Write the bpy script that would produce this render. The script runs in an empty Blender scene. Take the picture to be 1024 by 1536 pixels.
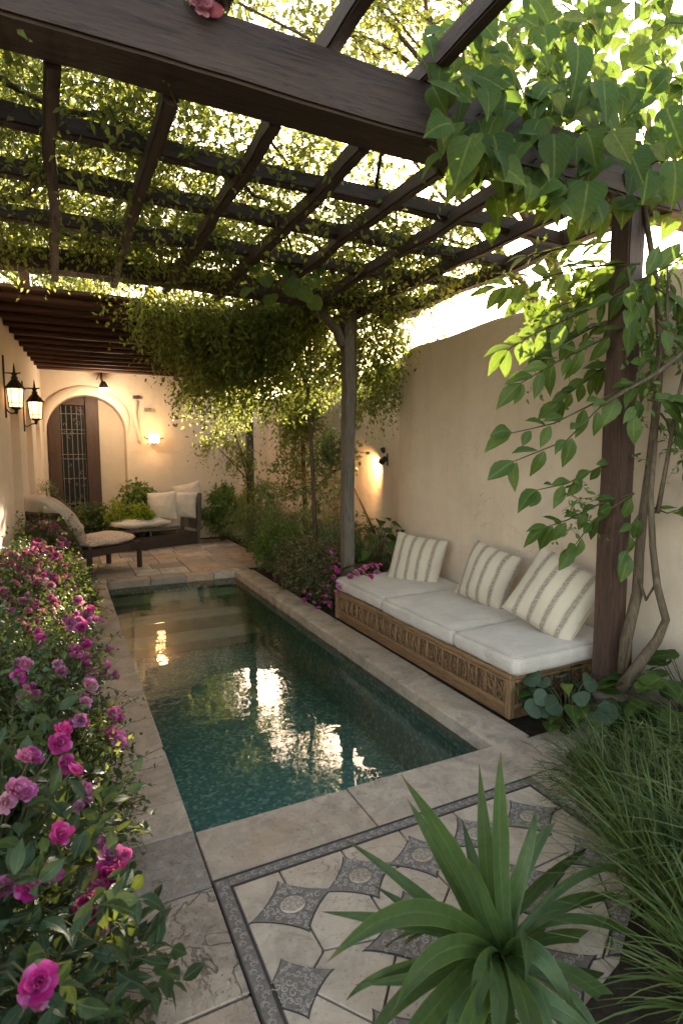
import bpy, bmesh, math, random
import numpy as np
from math import sin, cos, pi, radians, atan, sqrt, exp
from mathutils import Vector, Matrix, noise as mn
random.seed(7); RNG = np.random.default_rng(11)
SC = bpy.context.scene; COL = SC.collection
R = random.uniform

# ------------------------------------------------------------------ measuring helpers (camera fit of the photograph)
F = 853.6; PIT = atan(88/853.6); YAW = atan(422/(F/cos(PIT))); CH = 1.6
def ray(px, py):
    x = (px-512)/F; y = -(py-768)/F
    f = (sin(YAW)*cos(PIT), cos(YAW)*cos(PIT), -sin(PIT)); r = (cos(YAW), -sin(YAW), 0)
    u = (sin(YAW)*sin(PIT), cos(YAW)*sin(PIT), cos(PIT))
    return [f[i]+x*r[i]+y*u[i] for i in range(3)]
def atz(px, py, z): d = ray(px, py); t = (z-CH)/d[2]; return Vector((d[0]*t, d[1]*t, z))
def atx(px, py, x): d = ray(px, py); t = x/d[0]; return Vector((x, d[1]*t, CH+d[2]*t))
def aty(px, py, y): d = ray(px, py); t = y/d[1]; return Vector((d[0]*t, y, CH+d[2]*t))

# ------------------------------------------------------------------ object helpers
WL = {}
def wloc(o): return WL.get(o.name, Vector((0, 0, 0))) if o else Vector((0, 0, 0))
def tag(o, label=None, cat=None, group=None, kind=None):
    if label: o['label'] = label
    if cat: o['category'] = cat
    if group: o['group'] = group
    if kind: o['kind'] = kind
    return o
def thing(name, loc, label, cat, group=None):
    o = bpy.data.objects.new(name, None); COL.objects.link(o); o.location = loc
    o.empty_display_size = .05
    WL[o.name] = Vector(loc); return tag(o, label, cat, group)
def mk(name, verts, faces, mat, parent=None, smooth=False, origin=None):
    """verts in world coordinates"""
    V = np.asarray(verts, dtype=np.float32).reshape(-1, 3)
    pw = wloc(parent)
    org = Vector(origin) if origin is not None else (pw if parent else Vector((0, 0, 0)))
    V = V - np.array(org, dtype=np.float32)
    me = bpy.data.meshes.new(name)
    if isinstance(faces, np.ndarray):
        nf, k = faces.shape
        me.vertices.add(len(V)); me.vertices.foreach_set('co', V.ravel())
        me.loops.add(nf*k); me.loops.foreach_set('vertex_index', faces.ravel().astype(np.int32))
        me.polygons.add(nf); me.polygons.foreach_set('loop_start', np.arange(0, nf*k, k, dtype=np.int32))
        me.update(calc_edges=True)
    else:
        me.from_pydata([tuple(v) for v in V.tolist()], [], faces); me.update()
    if smooth: me.polygons.foreach_set('use_smooth', [True]*len(me.polygons))
    if mat: me.materials.append(mat)
    o = bpy.data.objects.new(name, me); COL.objects.link(o)
    o.location = org - pw
    if parent: o.parent = parent
    WL[o.name] = org
    return o
class MB:
    def __init__(s): s.v = []; s.f = []
    def add(s, vs, fs):
        n = len(s.v); s.v += [Vector(v) for v in vs]; s.f += [tuple(i+n for i in f) for f in fs]; return s
    def box(s, x0, x1, y0, y1, z0, z1, bev=.006, rot=None, piv=None):
        b = min(bev, (x1-x0)*.3, (y1-y0)*.3, (z1-z0)*.3)
        bm = bmesh.new(); bmesh.ops.create_cube(bm, size=1)
        for v in bm.verts: v.co = Vector(((x0+x1)/2+v.co.x*(x1-x0), (y0+y1)/2+v.co.y*(y1-y0), (z0+z1)/2+v.co.z*(z1-z0)))
        if b > 0: bmesh.ops.bevel(bm, geom=list(bm.edges), offset=b, segments=1 if b < .01 else 2, affect='EDGES', profile=.5)
        return s.bm(bm, rot, piv)
    def bm(s, bm, rot=None, piv=None):
        bm.verts.index_update()
        vs = [v.co.copy() for v in bm.verts]
        if rot is not None: vs = [piv + rot @ (v-piv) for v in vs]
        s.add(vs, [tuple(v.index for v in f.verts) for f in bm.faces]); bm.free(); return s
    def tube(s, pts, rad, n=8, cap=True):
        pts = [Vector(p) for p in pts]; m = len(pts)
        if not hasattr(rad, '__len__'): rad = [rad]*m
        vs = []; up = Vector((0.31, 0.17, 1)).normalized(); last = None
        for i, p in enumerate(pts):
            t = (pts[min(i+1, m-1)]-pts[max(i-1, 0)]).normalized()
            a = t.cross(up if last is None else last)
            a = (last - t*last.dot(t)).normalized() if last is not None else a.normalized()
            last = a; b = t.cross(a)
            for k in range(n):
                th = 2*pi*k/n; vs.append(p+(a*cos(th)+b*sin(th))*rad[i])
        fs = [(i*n+k, i*n+(k+1) % n, (i+1)*n+(k+1) % n, (i+1)*n+k) for i in range(m-1) for k in range(n)]
        if cap: fs += [tuple(range(n))[::-1], tuple((m-1)*n+k for k in range(n))]
        return s.add(vs, fs)
    def lathe(s, prof, cx, cy, n=16, ph=0):
        vs = []; m = len(prof)
        for r_, z in prof:
            for k in range(n): th = 2*pi*k/n+ph; vs.append((cx+r_*cos(th), cy+r_*sin(th), z))
        fs = [(i*n+k, i*n+(k+1) % n, (i+1)*n+(k+1) % n, (i+1)*n+k) for i in range(m-1) for k in range(n)]
        fs += [tuple(range(n))[::-1], tuple((m-1)*n+k for k in range(n))]
        return s.add(vs, fs)
    def prism(s, poly, z0, z1, bev=0):
        bm = bmesh.new()
        vs = [bm.verts.new((p[0], p[1], z1)) for p in poly]
        f = bm.faces.new(vs); f.normal_update()
        if f.normal.z < 0: f.normal_flip()
        g = bmesh.ops.extrude_face_region(bm, geom=[f])
        for v in [e for e in g['geom'] if isinstance(e, bmesh.types.BMVert)]: v.co.z = z1
        for v in vs: v.co.z = z0
        if bev:
            ed = [e for e in bm.edges if all(abs(v.co.z-z1) < 1e-6 for v in e.verts)]
            bmesh.ops.bevel(bm, geom=ed, offset=bev, segments=1, affect='EDGES')
        return s.bm(bm)
    def build(s, name, mat, parent=None, smooth=False, origin=None): return mk(name, s.v, s.f, mat, parent, smooth, origin)
def flat_shade_by_angle(o, a=40):
    me = o.data; me.polygons.foreach_set('use_smooth', [True]*len(me.polygons))
    try: me.set_sharp_from_angle(angle=radians(a))
    except Exception: pass
    return o
def struct(o, name=None): o['kind'] = 'structure'; return o

# ------------------------------------------------------------------ materials
class NT:
    def __init__(s, name):
        s.m = bpy.data.materials.new(name); s.m.use_nodes = True; s.t = s.m.node_tree; s.t.nodes.clear()
        s.out = s.n('ShaderNodeOutputMaterial')
    def n(s, t, **k):
        nd = s.t.nodes.new(t)
        for a, b in k.items():
            if a.startswith('i_'):
                key = a[2:]; key = int(key) if key.isdigit() else key.replace('_', ' ')
                nd.inputs[key].default_value = b
            else: setattr(nd, a, b)
        return nd
    def l(s, a, b): s.t.links.new(a, b)
    def coord(s, scale=(1, 1, 1), kind='Object'):
        tc = s.n('ShaderNodeTexCoord'); mp = s.n('ShaderNodeMapping'); mp.inputs['Scale'].default_value = scale
        s.l(tc.outputs[kind], mp.inputs['Vector']); return mp.outputs[0]
    def noise(s, vec, scale, det=6, rough=.6, dist=0):
        n = s.n('ShaderNodeTexNoise'); n.inputs['Scale'].default_value = scale; n.inputs['Detail'].default_value = det
        n.inputs['Roughness'].default_value = rough; n.inputs['Distortion'].default_value = dist
        s.l(vec, n.inputs['Vector']); return n.outputs['Fac']
    def ramp(s, fac, stops, interp='LINEAR'):
        r = s.n('ShaderNodeValToRGB'); r.color_ramp.interpolation = interp
        el = r.color_ramp.elements
        while len(el) < len(stops): el.new(.5)
        for e, (p, c) in zip(el, stops): e.position = p; e.color = (*c, 1) if len(c) == 3 else c
        s.l(fac, r.inputs[0]); return r.outputs[0]
    def mix(s, a, b, fac, mode='MIX'):
        m = s.n('ShaderNodeMix', data_type='RGBA', blend_type=mode)
        for i, v in ((6, a), (7, b), (0, fac)):
            if isinstance(v, (int, float)): m.inputs[i].default_value = v
            elif isinstance(v, tuple): m.inputs[i].default_value = (*v, 1)
            else: s.l(v, m.inputs[i])
        return m.outputs[2]
    def math(s, op, a, b=0.0, c=None):
        m = s.n('ShaderNodeMath', operation=op)
        for i, v in enumerate((a, b) if c is None else (a, b, c)):
            if isinstance(v, (int, float)): m.inputs[i].default_value = v
            else: s.l(v, m.inputs[i])
        return m.outputs[0]
    def bump(s, h, strength=.3, dist=.01, nrm=None):
        b = s.n('ShaderNodeBump'); b.inputs['Strength'].default_value = strength; b.inputs['Distance'].default_value = dist
        s.l(h, b.inputs['Height'])
        if nrm: s.l(nrm, b.inputs['Normal'])
        return b.outputs[0]
    def bsdf(s, col, rough=.7, nrm=None, spec=.4, metal=0, **k):
        b = s.n('ShaderNodeBsdfPrincipled')
        for key, v in (('Base Color', col), ('Roughness', rough), ('Specular IOR Level', spec), ('Metallic', metal)):
            if isinstance(v, tuple): b.inputs[key].default_value = (*v, 1)
            elif isinstance(v, (int, float)): b.inputs[key].default_value = v
            else: s.l(v, b.inputs[key])
        for key, v in k.items(): b.inputs[key.replace('_', ' ')].default_value = v
        if nrm: s.l(nrm, b.inputs['Normal'])
        return b.outputs[0]
    def done(s, sh): s.l(sh, s.out.inputs['Surface']); return s.m
    def island(s): return s.n('ShaderNodeNewGeometry').outputs['Random Per Island']

def mat_plaster(name, c1, c2, stain):
    t = NT(name); v = t.coord()
    a = t.noise(v, 1.1, 8, .62, .4); b = t.noise(v, 7, 5, .6)
    col = t.mix(t.ramp(a, [(.3, c1), (.72, c2)]), stain, t.math('MULTIPLY', t.ramp(b, [(.45, (0, 0, 0)), (.8, (1, 1, 1))]), .3))
    vs = t.coord((3.5, 3.5, .3)); st = t.noise(vs, 1.6, 5, .6)
    col = t.mix(col, stain, t.math('MULTIPLY', t.ramp(st, [(.5, (0, 0, 0)), (.75, (1, 1, 1))]), .35))
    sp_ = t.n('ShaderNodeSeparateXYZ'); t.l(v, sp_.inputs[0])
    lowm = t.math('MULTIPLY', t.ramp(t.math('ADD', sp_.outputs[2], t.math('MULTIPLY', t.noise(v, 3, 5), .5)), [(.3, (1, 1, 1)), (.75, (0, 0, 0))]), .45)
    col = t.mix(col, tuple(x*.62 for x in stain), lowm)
    cz = t.math('ABSOLUTE', t.math('SUBTRACT', t.noise(v, 1.7, 5, .55, 1.8), .5)); ck = t.math('MULTIPLY', t.ramp(cz, [(0, (1, 1, 1)), (.004, (0, 0, 0))]), t.ramp(t.noise(v, .8, 2), [(.58, (0, 0, 0)), (.64, (1, 1, 1))]))
    col = t.mix(col, tuple(x*.5 for x in stain), t.math('MULTIPLY', ck, .3))
    h = t.math('ADD', t.noise(v, 4, 8, .6), t.math('MULTIPLY', t.noise(v, 60, 4, .6), .12)); h = t.math('SUBTRACT', h, t.math('MULTIPLY', ck, .2))
    return t.done(t.bsdf(col, .9, t.bump(h, .55, .03), .15))
M = {}
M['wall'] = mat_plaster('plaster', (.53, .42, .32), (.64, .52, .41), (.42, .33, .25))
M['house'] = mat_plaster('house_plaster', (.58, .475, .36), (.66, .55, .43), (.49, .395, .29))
def mat_wood(name, sc, c1, c2, rough=.6, fine=1.0):
    t = NT(name); v = t.coord(sc)
    a = t.noise(v, 3*fine, 8, .65, 1.2); b = t.noise(v, 12*fine, 6, .7, .6)
    col = t.mix(t.ramp(a, [(.3, c1), (.7, c2)]), tuple(x*.45 for x in c1), t.ramp(b, [(.5, (0, 0, 0)), (.68, (1, 1, 1))]))
    isl = t.island()
    col = t.mix(col, tuple(x*1.4 for x in c2), t.math('MULTIPLY', isl, .25))
    return t.done(t.bsdf(col, rough, t.bump(t.math('ADD', b, a), .5, .012), .35))
for ax, s_ in (('x', (.6, 7, 7)), ('y', (7, .6, 7)), ('z', (7, 7, .6))):
    M['beam_'+ax] = mat_wood('dark_timber_'+ax, s_, (.035, .021, .015), (.075, .045, .032))
    M['brown_'+ax] = mat_wood('brown_timber_'+ax, s_, (.046, .024, .017), (.085, .045, .031), .5)
    M['roof_'+ax] = mat_wood('roof_timber_'+ax, s_, (.05, .024, .014), (.12, .06, .036), .7)
    M['bench_'+ax] = mat_wood('bench_timber_'+ax, s_, (.13, .065, .03), (.33, .19, .09), .6, 2)
    M['grey_'+ax] = mat_wood('weathered_timber_'+ax, s_, (.075, .062, .05), (.15, .125, .10), .7, 1.5)
def mat_stone(name, cols, rough_h=.4, rough=.75, spec=.3, var=1.0, crack=1.0):
    t = NT(name); v = t.coord()
    isl = t.island()
    base = t.ramp(isl, [(i/(len(cols)-1) if len(cols) > 1 else 0, c) for i, c in enumerate(cols)])
    a = t.noise(v, 5, 9, .68, .8); b = t.noise(v, 26, 6, .7); w = t.noise(v, 1.6, 4, .6, 1.5)
    col = t.mix(base, (.15, .115, .085), t.math('MULTIPLY', t.ramp(a, [(.42, (0, 0, 0)), (.72, (1, 1, 1))]), .8*var))
    col = t.mix(col, (.62, .55, .46), t.math('MULTIPLY', t.ramp(b, [(.5, (0, 0, 0)), (.75, (1, 1, 1))]), .35))
    col = t.mix(col, (.38, .26, .16), t.math('MULTIPLY', t.ramp(w, [(.5, (0, 0, 0)), (.7, (1, 1, 1))]), .55))
    pt = t.noise(v, 60, 3, .7); col = t.mix(col, (.09, .07, .055), t.math('MULTIPLY', t.ramp(pt, [(.6, (0, 0, 0)), (.7, (1, 1, 1))]), .7)); b = t.math('SUBTRACT', b, t.math('MULTIPLY', t.ramp(pt, [(.6, (0, 0, 0)), (.7, (1, 1, 1))]), .5))
    mz = t.noise(v, 3.2, 6, .5, 2.5); crk = t.math('ABSOLUTE', t.math('SUBTRACT', mz, .5))
    ck = t.ramp(crk, [(0, (1, 1, 1)), (.009*crack, (0, 0, 0))]); gate = t.ramp(t.noise(v, 1.3, 2), [(.56-.08*crack, (0, 0, 0)), (.66-.08*crack, (1, 1, 1))])
    ck = t.math('MULTIPLY', ck, gate)
    col = t.mix(col, (.08, .06, .045), t.math('MULTIPLY', ck, .6))
    h = t.math('SUBTRACT', t.math('ADD', t.math('MULTIPLY', a, 1.0), t.math('MULTIPLY', b, .35)), t.math('MULTIPLY', ck, .5))
    return t.done(t.bsdf(col, rough, t.bump(h, rough_h, .02), spec))
M['coping'] = mat_stone('limestone_slab', [(.39, .295, .215), (.47, .37, .275), (.42, .325, .24)], .4)
M['dark_slab'] = mat_stone('grey_slab', [(.24, .195, .155), (.28, .23, .185)], .5)
M['rough_slab'] = mat_stone('cleft_slab', [(.38, .29, .215), (.42, .325, .24)], 1.0, var=1.25, crack=2.2)
M['flag'] = mat_stone('flagstone', [(.34, .27, .21), (.50, .34, .22), (.2, .17, .15), (.46, .37, .28), (.5, .43, .35), (.28, .21, .16), (.42, .3, .2), (.24, .22, .2)], .4)
M['mosstone'] = mat_stone('cream_paver', [(.45, .35, .255), (.52, .41, .305)], .25, var=.7)
def mat_scroll(name, scale, dark, light, thick=.12):
    t = NT(name); v = t.coord((1, 1, 0.01))
    vn = t.n('ShaderNodeTexVoronoi', feature='SMOOTH_F1'); vn.inputs['Scale'].default_value = scale
    vn.inputs['Smoothness'].default_value = .2
    dn = t.n('ShaderNodeTexNoise'); dn.inputs['Scale'].default_value = scale*.5; t.l(v, dn.inputs['Vector'])
    vm = t.n('ShaderNodeVectorMath', operation='MULTIPLY_ADD'); vm.inputs[1].default_value = (.9/scale,)*3
    t.l(dn.outputs['Color'], vm.inputs[0]); t.l(v, vm.inputs[2]); t.l(vm.outputs[0], vn.inputs['Vector'])
    d = vn.outputs['Distance']
    n1 = t.noise(v, scale*.55, 1.5, .5, 1.6)
    w = t.math('ABSOLUTE', t.math('SINE', t.math('MULTIPLY', n1, 26.0)))
    w2 = t.math('ABSOLUTE', t.math('SINE', t.math('MULTIPLY', d, 9.0)))
    m = t.ramp(t.math('MULTIPLY', w, t.math('ADD', w2, .35)), [(.22, (0, 0, 0)), (.42, (1, 1, 1))])
    grit = t.noise(v, 120, 3)
    lc = t.mix(light, tuple(x*.72 for x in light), grit)
    col = t.mix(dark, lc, m)
    return t.done(t.bsdf(col, .7, t.bump(m, .5, .004), .3))
M['inlay'] = NT('inlay_pebble'); _t = M['inlay']; _v = _t.coord(); M['inlay'] = _t.done(_t.bsdf(_t.ramp(_t.noise(_v, 40, 4, .7), [(.3, (.24, .2, .165)), (.7, (.46, .395, .33))]), .7, _t.bump(_t.noise(_v, 150, 2), .4, .003), .3))
M['inlay_dark'] = NT('dark_pebble'); _t = M['inlay_dark']; _v = _t.coord(); M['inlay_dark'] = _t.done(_t.bsdf(_t.ramp(_t.noise(_v, 60, 4, .7), [(.3, (.12, .097, .08)), (.7, (.22, .18, .148))]), .7, _t.bump(_t.noise(_v, 150, 2), .4, .003), .3))
M['scroll'] = mat_scroll('scroll_mosaic', 27, (.065, .05, .042), (.40, .34, .29))
M['scroll_fine'] = mat_scroll('border_mosaic', 36, (.07, .055, .046), (.38, .32, .27))
M['medal'] = mat_scroll('medallion_mosaic', 60, (.14, .12, .105), (.62, .58, .52))
t = NT('soil'); v = t.coord(); a = t.noise(v, 9, 8, .7)
M['soil'] = t.done(t.bsdf(t.ramp(a, [(.3, (.022, .016, .011)), (.7, (.06, .045, .03))]), .95, t.bump(t.noise(v, 30, 6, .7), .9, .03), .1))
M['grout'] = NT('dark_grout'); M['grout'] = M['grout'].done(M['grout'].bsdf((.05, .04, .034), .9))
# pool
t = NT('pool_mosaic'); v = t.coord()
vo = t.n('ShaderNodeTexVoronoi', feature='F1', distance='CHEBYCHEV'); vo.inputs['Scale'].default_value = 46; vo.inputs['Randomness'].default_value = .75; t.l(v, vo.inputs['Vector'])
sp = t.n('ShaderNodeSeparateColor'); t.l(vo.outputs['Color'], sp.inputs[0])
col = t.ramp(sp.outputs[0], [(0, (.14, .25, .215)), (.45, (.2, .34, .295)), (.75, (.28, .43, .375)), (.93, (.58, .68, .6))])
big = t.noise(v, 1.3, 4)
col = t.mix(col, (.15, .24, .2), t.math('MULTIPLY', big, .5))
M['pooltile'] = t.done(t.bsdf(col, .5, None, .4))
t = NT('pool_step'); v = t.coord()
M['poolstep'] = t.done(t.bsdf(t.ramp(t.noise(v, 6, 7, .7), [(.3, (.3, .33, .25)), (.7, (.5, .5, .4))]), .7))
t = NT('water'); v = t.coord((1, 1, 1)); v2 = t.coord((.8, 1.6, 1))
h = t.math('ADD', t.math('MULTIPLY', t.noise(v2, 3.6, 2, .45, .3), 1.0), t.math('MULTIPLY', t.noise(v, 11, 2, .5, .5), .16))
nb = t.bump(h, 1.0, .0026)
fr = t.n('ShaderNodeFresnel'); fr.inputs['IOR'].default_value = 1.42; t.l(nb, fr.inputs['Normal'])
gl = t.n('ShaderNodeBsdfGlossy'); gl.inputs['Roughness'].default_value = .012; t.l(nb, gl.inputs['Normal'])
gl.inputs['Color'].default_value = (1, 1, 1, 1)
tr = t.n('ShaderNodeBsdfTransparent'); tr.inputs['Color'].default_value = (.82, .95, .93, 1)
mx = t.n('ShaderNodeMixShader'); t.l(fr.outputs[0], mx.inputs[0]); t.l(tr.outputs[0], mx.inputs[1]); t.l(gl.outputs[0], mx.inputs[2])
M['water'] = t.done(mx.outputs[0])
def mat_leaf(name, cols, trans=.35, rough=.45, spec=.35, tcol=None, veins=0):
    t = NT(name); isl = t.island()
    col = t.ramp(isl, [(i/(len(cols)-1), c) for i, c in enumerate(cols)])
    v = t.coord(); n = t.noise(v, 2.2, 3)
    col = t.mix(col, cols[0], t.math('MULTIPLY', t.ramp(n, [(.4, (0, 0, 0)), (.65, (1, 1, 1))]), .5))
    nb_ = None
    if veins:
        uv = t.n('ShaderNodeUVMap', uv_map='leaf'); sx = t.n('ShaderNodeSeparateXYZ'); t.l(uv.outputs[0], sx.inputs[0])
        ax = t.math('ABSOLUTE', sx.outputs[0]); mid = t.ramp(ax, [(.0, (1, 1, 1)), (.022, (.6, .6, .6)), (.04, (0, 0, 0))])
        if veins == 1:
            q = t.math('SUBTRACT', t.math('MULTIPLY', sx.outputs[1], 7.0), t.math('MULTIPLY', ax, 6.5)); fq = t.math('ABSOLUTE', t.math('SUBTRACT', t.math('FRACT', q), .5))
            side = t.ramp(fq, [(0, (1, 1, 1)), (.07, (0, 0, 0))])
        else:
            q = t.math('MULTIPLY', sx.outputs[0], 30.0); fq = t.math('ABSOLUTE', t.math('SUBTRACT', t.math('FRACT', q), .5)); side = t.math('MULTIPLY', t.math('SUBTRACT', .5, fq), .8)
        vv = t.math('MAXIMUM', mid, t.math('MULTIPLY', side, .5))
        col = t.mix(col, tuple(min(1, x*2.2+.02) for x in cols[-1]), t.math('MULTIPLY', vv, .3))
        bl_ = t.noise(v, 38, 4, .6); col = t.mix(col, tuple(x*.55 for x in cols[0]), t.math('MULTIPLY', t.ramp(bl_, [(.45, (0, 0, 0)), (.75, (1, 1, 1))]), .5))
        if veins == 2: col = t.mix(col, (.16, .10, .045), t.ramp(sx.outputs[1], [(.93, (0, 0, 0)), (.98, (1, 1, 1))])); lit_edge_ = t.ramp(ax, [(.36, (0, 0, 0)), (.40, (1, 1, 1))]); col = t.mix(col, (.16, .22, .05), t.math('MULTIPLY', lit_edge_, .6))  # brown dry tips; yellow-green margins paint sunlit edges into the leaf colour
        nb_ = t.bump(t.math('SUBTRACT', t.math('MULTIPLY', t.noise(v, 24, 3), .8), vv), .5, .004)
    b = t.bsdf(col, rough, nb_, spec)
    if 'petal' in name:
        oi = t.n('ShaderNodeObjectInfo'); hs = t.n('ShaderNodeHueSaturation'); rr_ = oi.outputs['Random']
        t.l(t.math('ADD', t.math('MULTIPLY', rr_, .035), .475), hs.inputs['Hue']); t.l(t.math('ADD', t.math('MULTIPLY', t.math('FRACT', t.math('MULTIPLY', rr_, 7.3)), .45), .6), hs.inputs['Saturation']); t.l(t.math('ADD', t.math('MULTIPLY', t.math('FRACT', t.math('MULTIPLY', rr_, 13.7)), .6), .65), hs.inputs['Value'])
        t.l(col, hs.inputs['Color']); col = hs.outputs[0]; b = t.bsdf(col, rough, nb_, spec)
    tl = t.n('ShaderNodeBsdfTranslucent')
    tc = t.mix(col, tcol or (.35, .42, .04), .55)
    t.l(tc, tl.inputs['Color'])
    m = t.n('ShaderNodeMixShader'); m.inputs[0].default_value = trans
    t.l(b, m.inputs[1]); t.l(tl.outputs[0], m.inputs[2]); return t.done(m.outputs[0])
M['leaf_canopy'] = mat_leaf('canopy_leaf', [(.06, .095, .02), (.095, .15, .03), (.15, .2, .04), (.22, .24, .05)], .55, tcol=(.40, .42, .07))
M['leaf_big'] = mat_leaf('broad_leaf', [(.025, .055, .012), (.04, .08, .016), (.06, .105, .02), (.085, .125, .025), (.17, .18, .04)], .32, .6, .18, tcol=(.2, .32, .03), veins=1)
M['leaf_mid'] = mat_leaf('climber_leaf', [(.03, .065, .012), (.055, .10, .018), (.09, .14, .028)], .36, .5, .3, tcol=(.26, .36, .03), veins=1)
M['leaf_dark'] = mat_leaf('shrub_leaf', [(.016, .034, .012), (.028, .056, .018), (.048, .08, .026), (.09, .11, .042)], .25)
M['leaf_rose'] = mat_leaf('rose_leaf', [(.016, .034, .014), (.03, .055, .022), (.05, .075, .03)], .2, .5, .25, veins=1)
M['leaf_box'] = mat_leaf('box_leaf', [(.035, .065, .012), (.07, .105, .02), (.14, .14, .045)], .35)
M['leaf_fern'] = mat_leaf('fern_leaf', [(.07, .12, .05), (.12, .18, .08), (.19, .25, .12)], .4, .6)
M['leaf_lime'] = mat_leaf('lime_leaf', [(.18, .28, .02), (.3, .38, .03), (.45, .42, .08)], .45)
M['leaf_mix'] = mat_leaf('variegated_leaf', [(.04, .075, .025), (.07, .11, .035), (.12, .15, .06), (.28, .14, .12), (.16, .19, .07)], .3)
M['leaf_grass'] = mat_leaf('grass_blade', [(.03, .055, .014), (.05, .085, .02), (.08, .125, .03), (.11, .14, .04), (.17, .17, .06)], .3, .5)
M['leaf_yucca'] = mat_leaf('strap_leaf', [(.022, .048, .018), (.038, .072, .024), (.085, .125, .026)], .24, .42, .4, tcol=(.25, .38, .03), veins=2)
M['leaf_silver2'] = mat_leaf('grey_green_leaf', [(.10, .15, .085), (.16, .22, .13), (.24, .29, .19)], .3, .7, .2)
M['leaf_silver'] = mat_leaf('silver_leaf', [(.04, .065, .035), (.07, .10, .06)], .15, .6, .2, veins=1)
M['petal'] = mat_leaf('pink_petal', [(.38, .02, .14), (.52, .04, .22), (.62, .09, .32), (.6, .18, .38)], .3, .6, .2, tcol=(.8, .1, .35))
M['petal_pale'] = mat_leaf('pale_petal', [(.4, .06, .13), (.6, .2, .28), (.66, .36, .36)], .35, .6, .2, tcol=(.8, .3, .35))
M['petal_coral'] = mat_leaf('coral_petal', [(.6, .12, .12), (.7, .2, .2)], .4, .5, .2, tcol=(.9, .3, .3))
t = NT('bark'); v = t.coord((4, 4, 1)); a = t.noise(v, 8, 8, .7, 1)
M['bark'] = t.done(t.bsdf(t.ramp(a, [(.3, (.05, .033, .02)), (.7, (.16, .12, .08))]), .85, t.bump(a, .8, .02), .2))
t = NT('twig'); M['twig'] = t.done(t.bsdf((.07, .06, .025), .8, None, .2))
def mat_fabric(name, c, rough=.9, sc=160):
    t = NT(name); v = t.coord(); w = t.noise(v, sc, 2, .5); f = t.noise(v, 5, 5, .6, .5)
    col = t.mix(c, tuple(x*.84 for x in c), t.ramp(f, [(.35, (0, 0, 0)), (.7, (1, 1, 1))]))
    return t.done(t.bsdf(col, rough, t.bump(t.math('ADD', t.math('MULTIPLY', f, 3.0), t.math('MULTIPLY', w, .12)), .5, .016), .1, Sheen_Weight=.2))
M['linen'] = mat_fabric('white_linen', (.52, .445, .375))
M['cream'] = mat_fabric('cream_cotton', (.62, .53, .44))
t = NT('peach_pattern_cotton'); v = t.coord(); a = t.noise(v, 14, 5, .6, 2.5)
M['peach'] = t.done(t.bsdf(t.ramp(a, [(.45, (.64, .52, .42)), (.56, (.50, .30, .19)), (.62, (.62, .48, .38))]), .9, t.bump(t.noise(v, 6, 5), .5, .02), .1))
def mat_stripes(name, off):
    t = NT(name); tc = t.n('ShaderNodeTexCoord'); sx = t.n('ShaderNodeSeparateXYZ'); t.l(tc.outputs['Object'], sx.inputs[0])
    v = t.coord(); nz = t.noise(v, 90, 3, .7); wob = t.noise(v, 6, 3)
    x = t.math('ADD', sx.outputs[0], t.math('MULTIPLY', t.math('SUBTRACT', wob, .5), .02)); x = t.math('ADD', x, off)
    f = t.math('FRACT', t.math('MULTIPLY', x, 9.5)); f = t.math('ABSOLUTE', t.math('SUBTRACT', f, .5))
    st = t.ramp(f, [(.0, (1, 1, 1)), (.13, (1, 1, 1)), (.16, (0, 0, 0)), (.185, (0, 0, 0)), (.2, (.8, .8, .8)), (.225, (0, 0, 0))], 'LINEAR')
    wv = t.coord((60, 260, 60)); ww = t.noise(wv, 1, 2)
    st = t.math('MULTIPLY', st, t.ramp(ww, [(.38, (.35, .35, .35)), (.55, (1, 1, 1))]))
    col = t.mix((.48, .405, .315), (.13, .10, .075), t.math('MULTIPLY', st, .9))
    col = t.mix(col, (.5, .42, .34), t.math('MULTIPLY', nz, .25))
    return t.done(t.bsdf(col, .95, t.bump(t.math('ADD', t.math('MULTIPLY', t.noise(v, 9, 5), 3.0), t.math('MULTIPLY', t.noise(v, 200, 2), .3)), .45, .008), .05, Sheen_Weight=.2))
M['stripeA'] = mat_stripes('striped_weave', 0); M['stripeB'] = mat_stripes('striped_weave_b', .035)
t = NT('iron'); v = t.coord(); M['iron'] = t.done(t.bsdf(t.ramp(t.noise(v, 30, 4), [(.3, (.02, .016, .013)), (.7, (.055, .04, .03))]), .55, None, .4, .5))
t = NT('dark_glass'); M['dglass'] = t.done(t.bsdf((.010, .009, .008), .35, None, .12))
def mat_emit(name, c, s):
    t = NT(name); tc = t.coord(); e = t.n('ShaderNodeEmission'); e.inputs['Strength'].default_value = s; e.inputs['Color'].default_value = (*c, 1)
    return t.done(e.outputs[0])
M['lampglass'] = mat_emit('lit_glass', (1, .50, .17), 1.1)
M['sconceglass'] = mat_emit('lit_sconce_glass', (1, .58, .22), 1.6)
M['bulb'] = mat_emit('bulb', (1, .72, .3), 20)
t = NT('terracotta'); v = t.coord(); M['terra'] = t.done(t.bsdf(t.ramp(t.noise(v, 12, 6), [(.3, (.2, .14, .1)), (.7, (.32, .25, .19))]), .9, t.bump(t.noise(v, 20, 6), .6, .01), .1))

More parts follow.
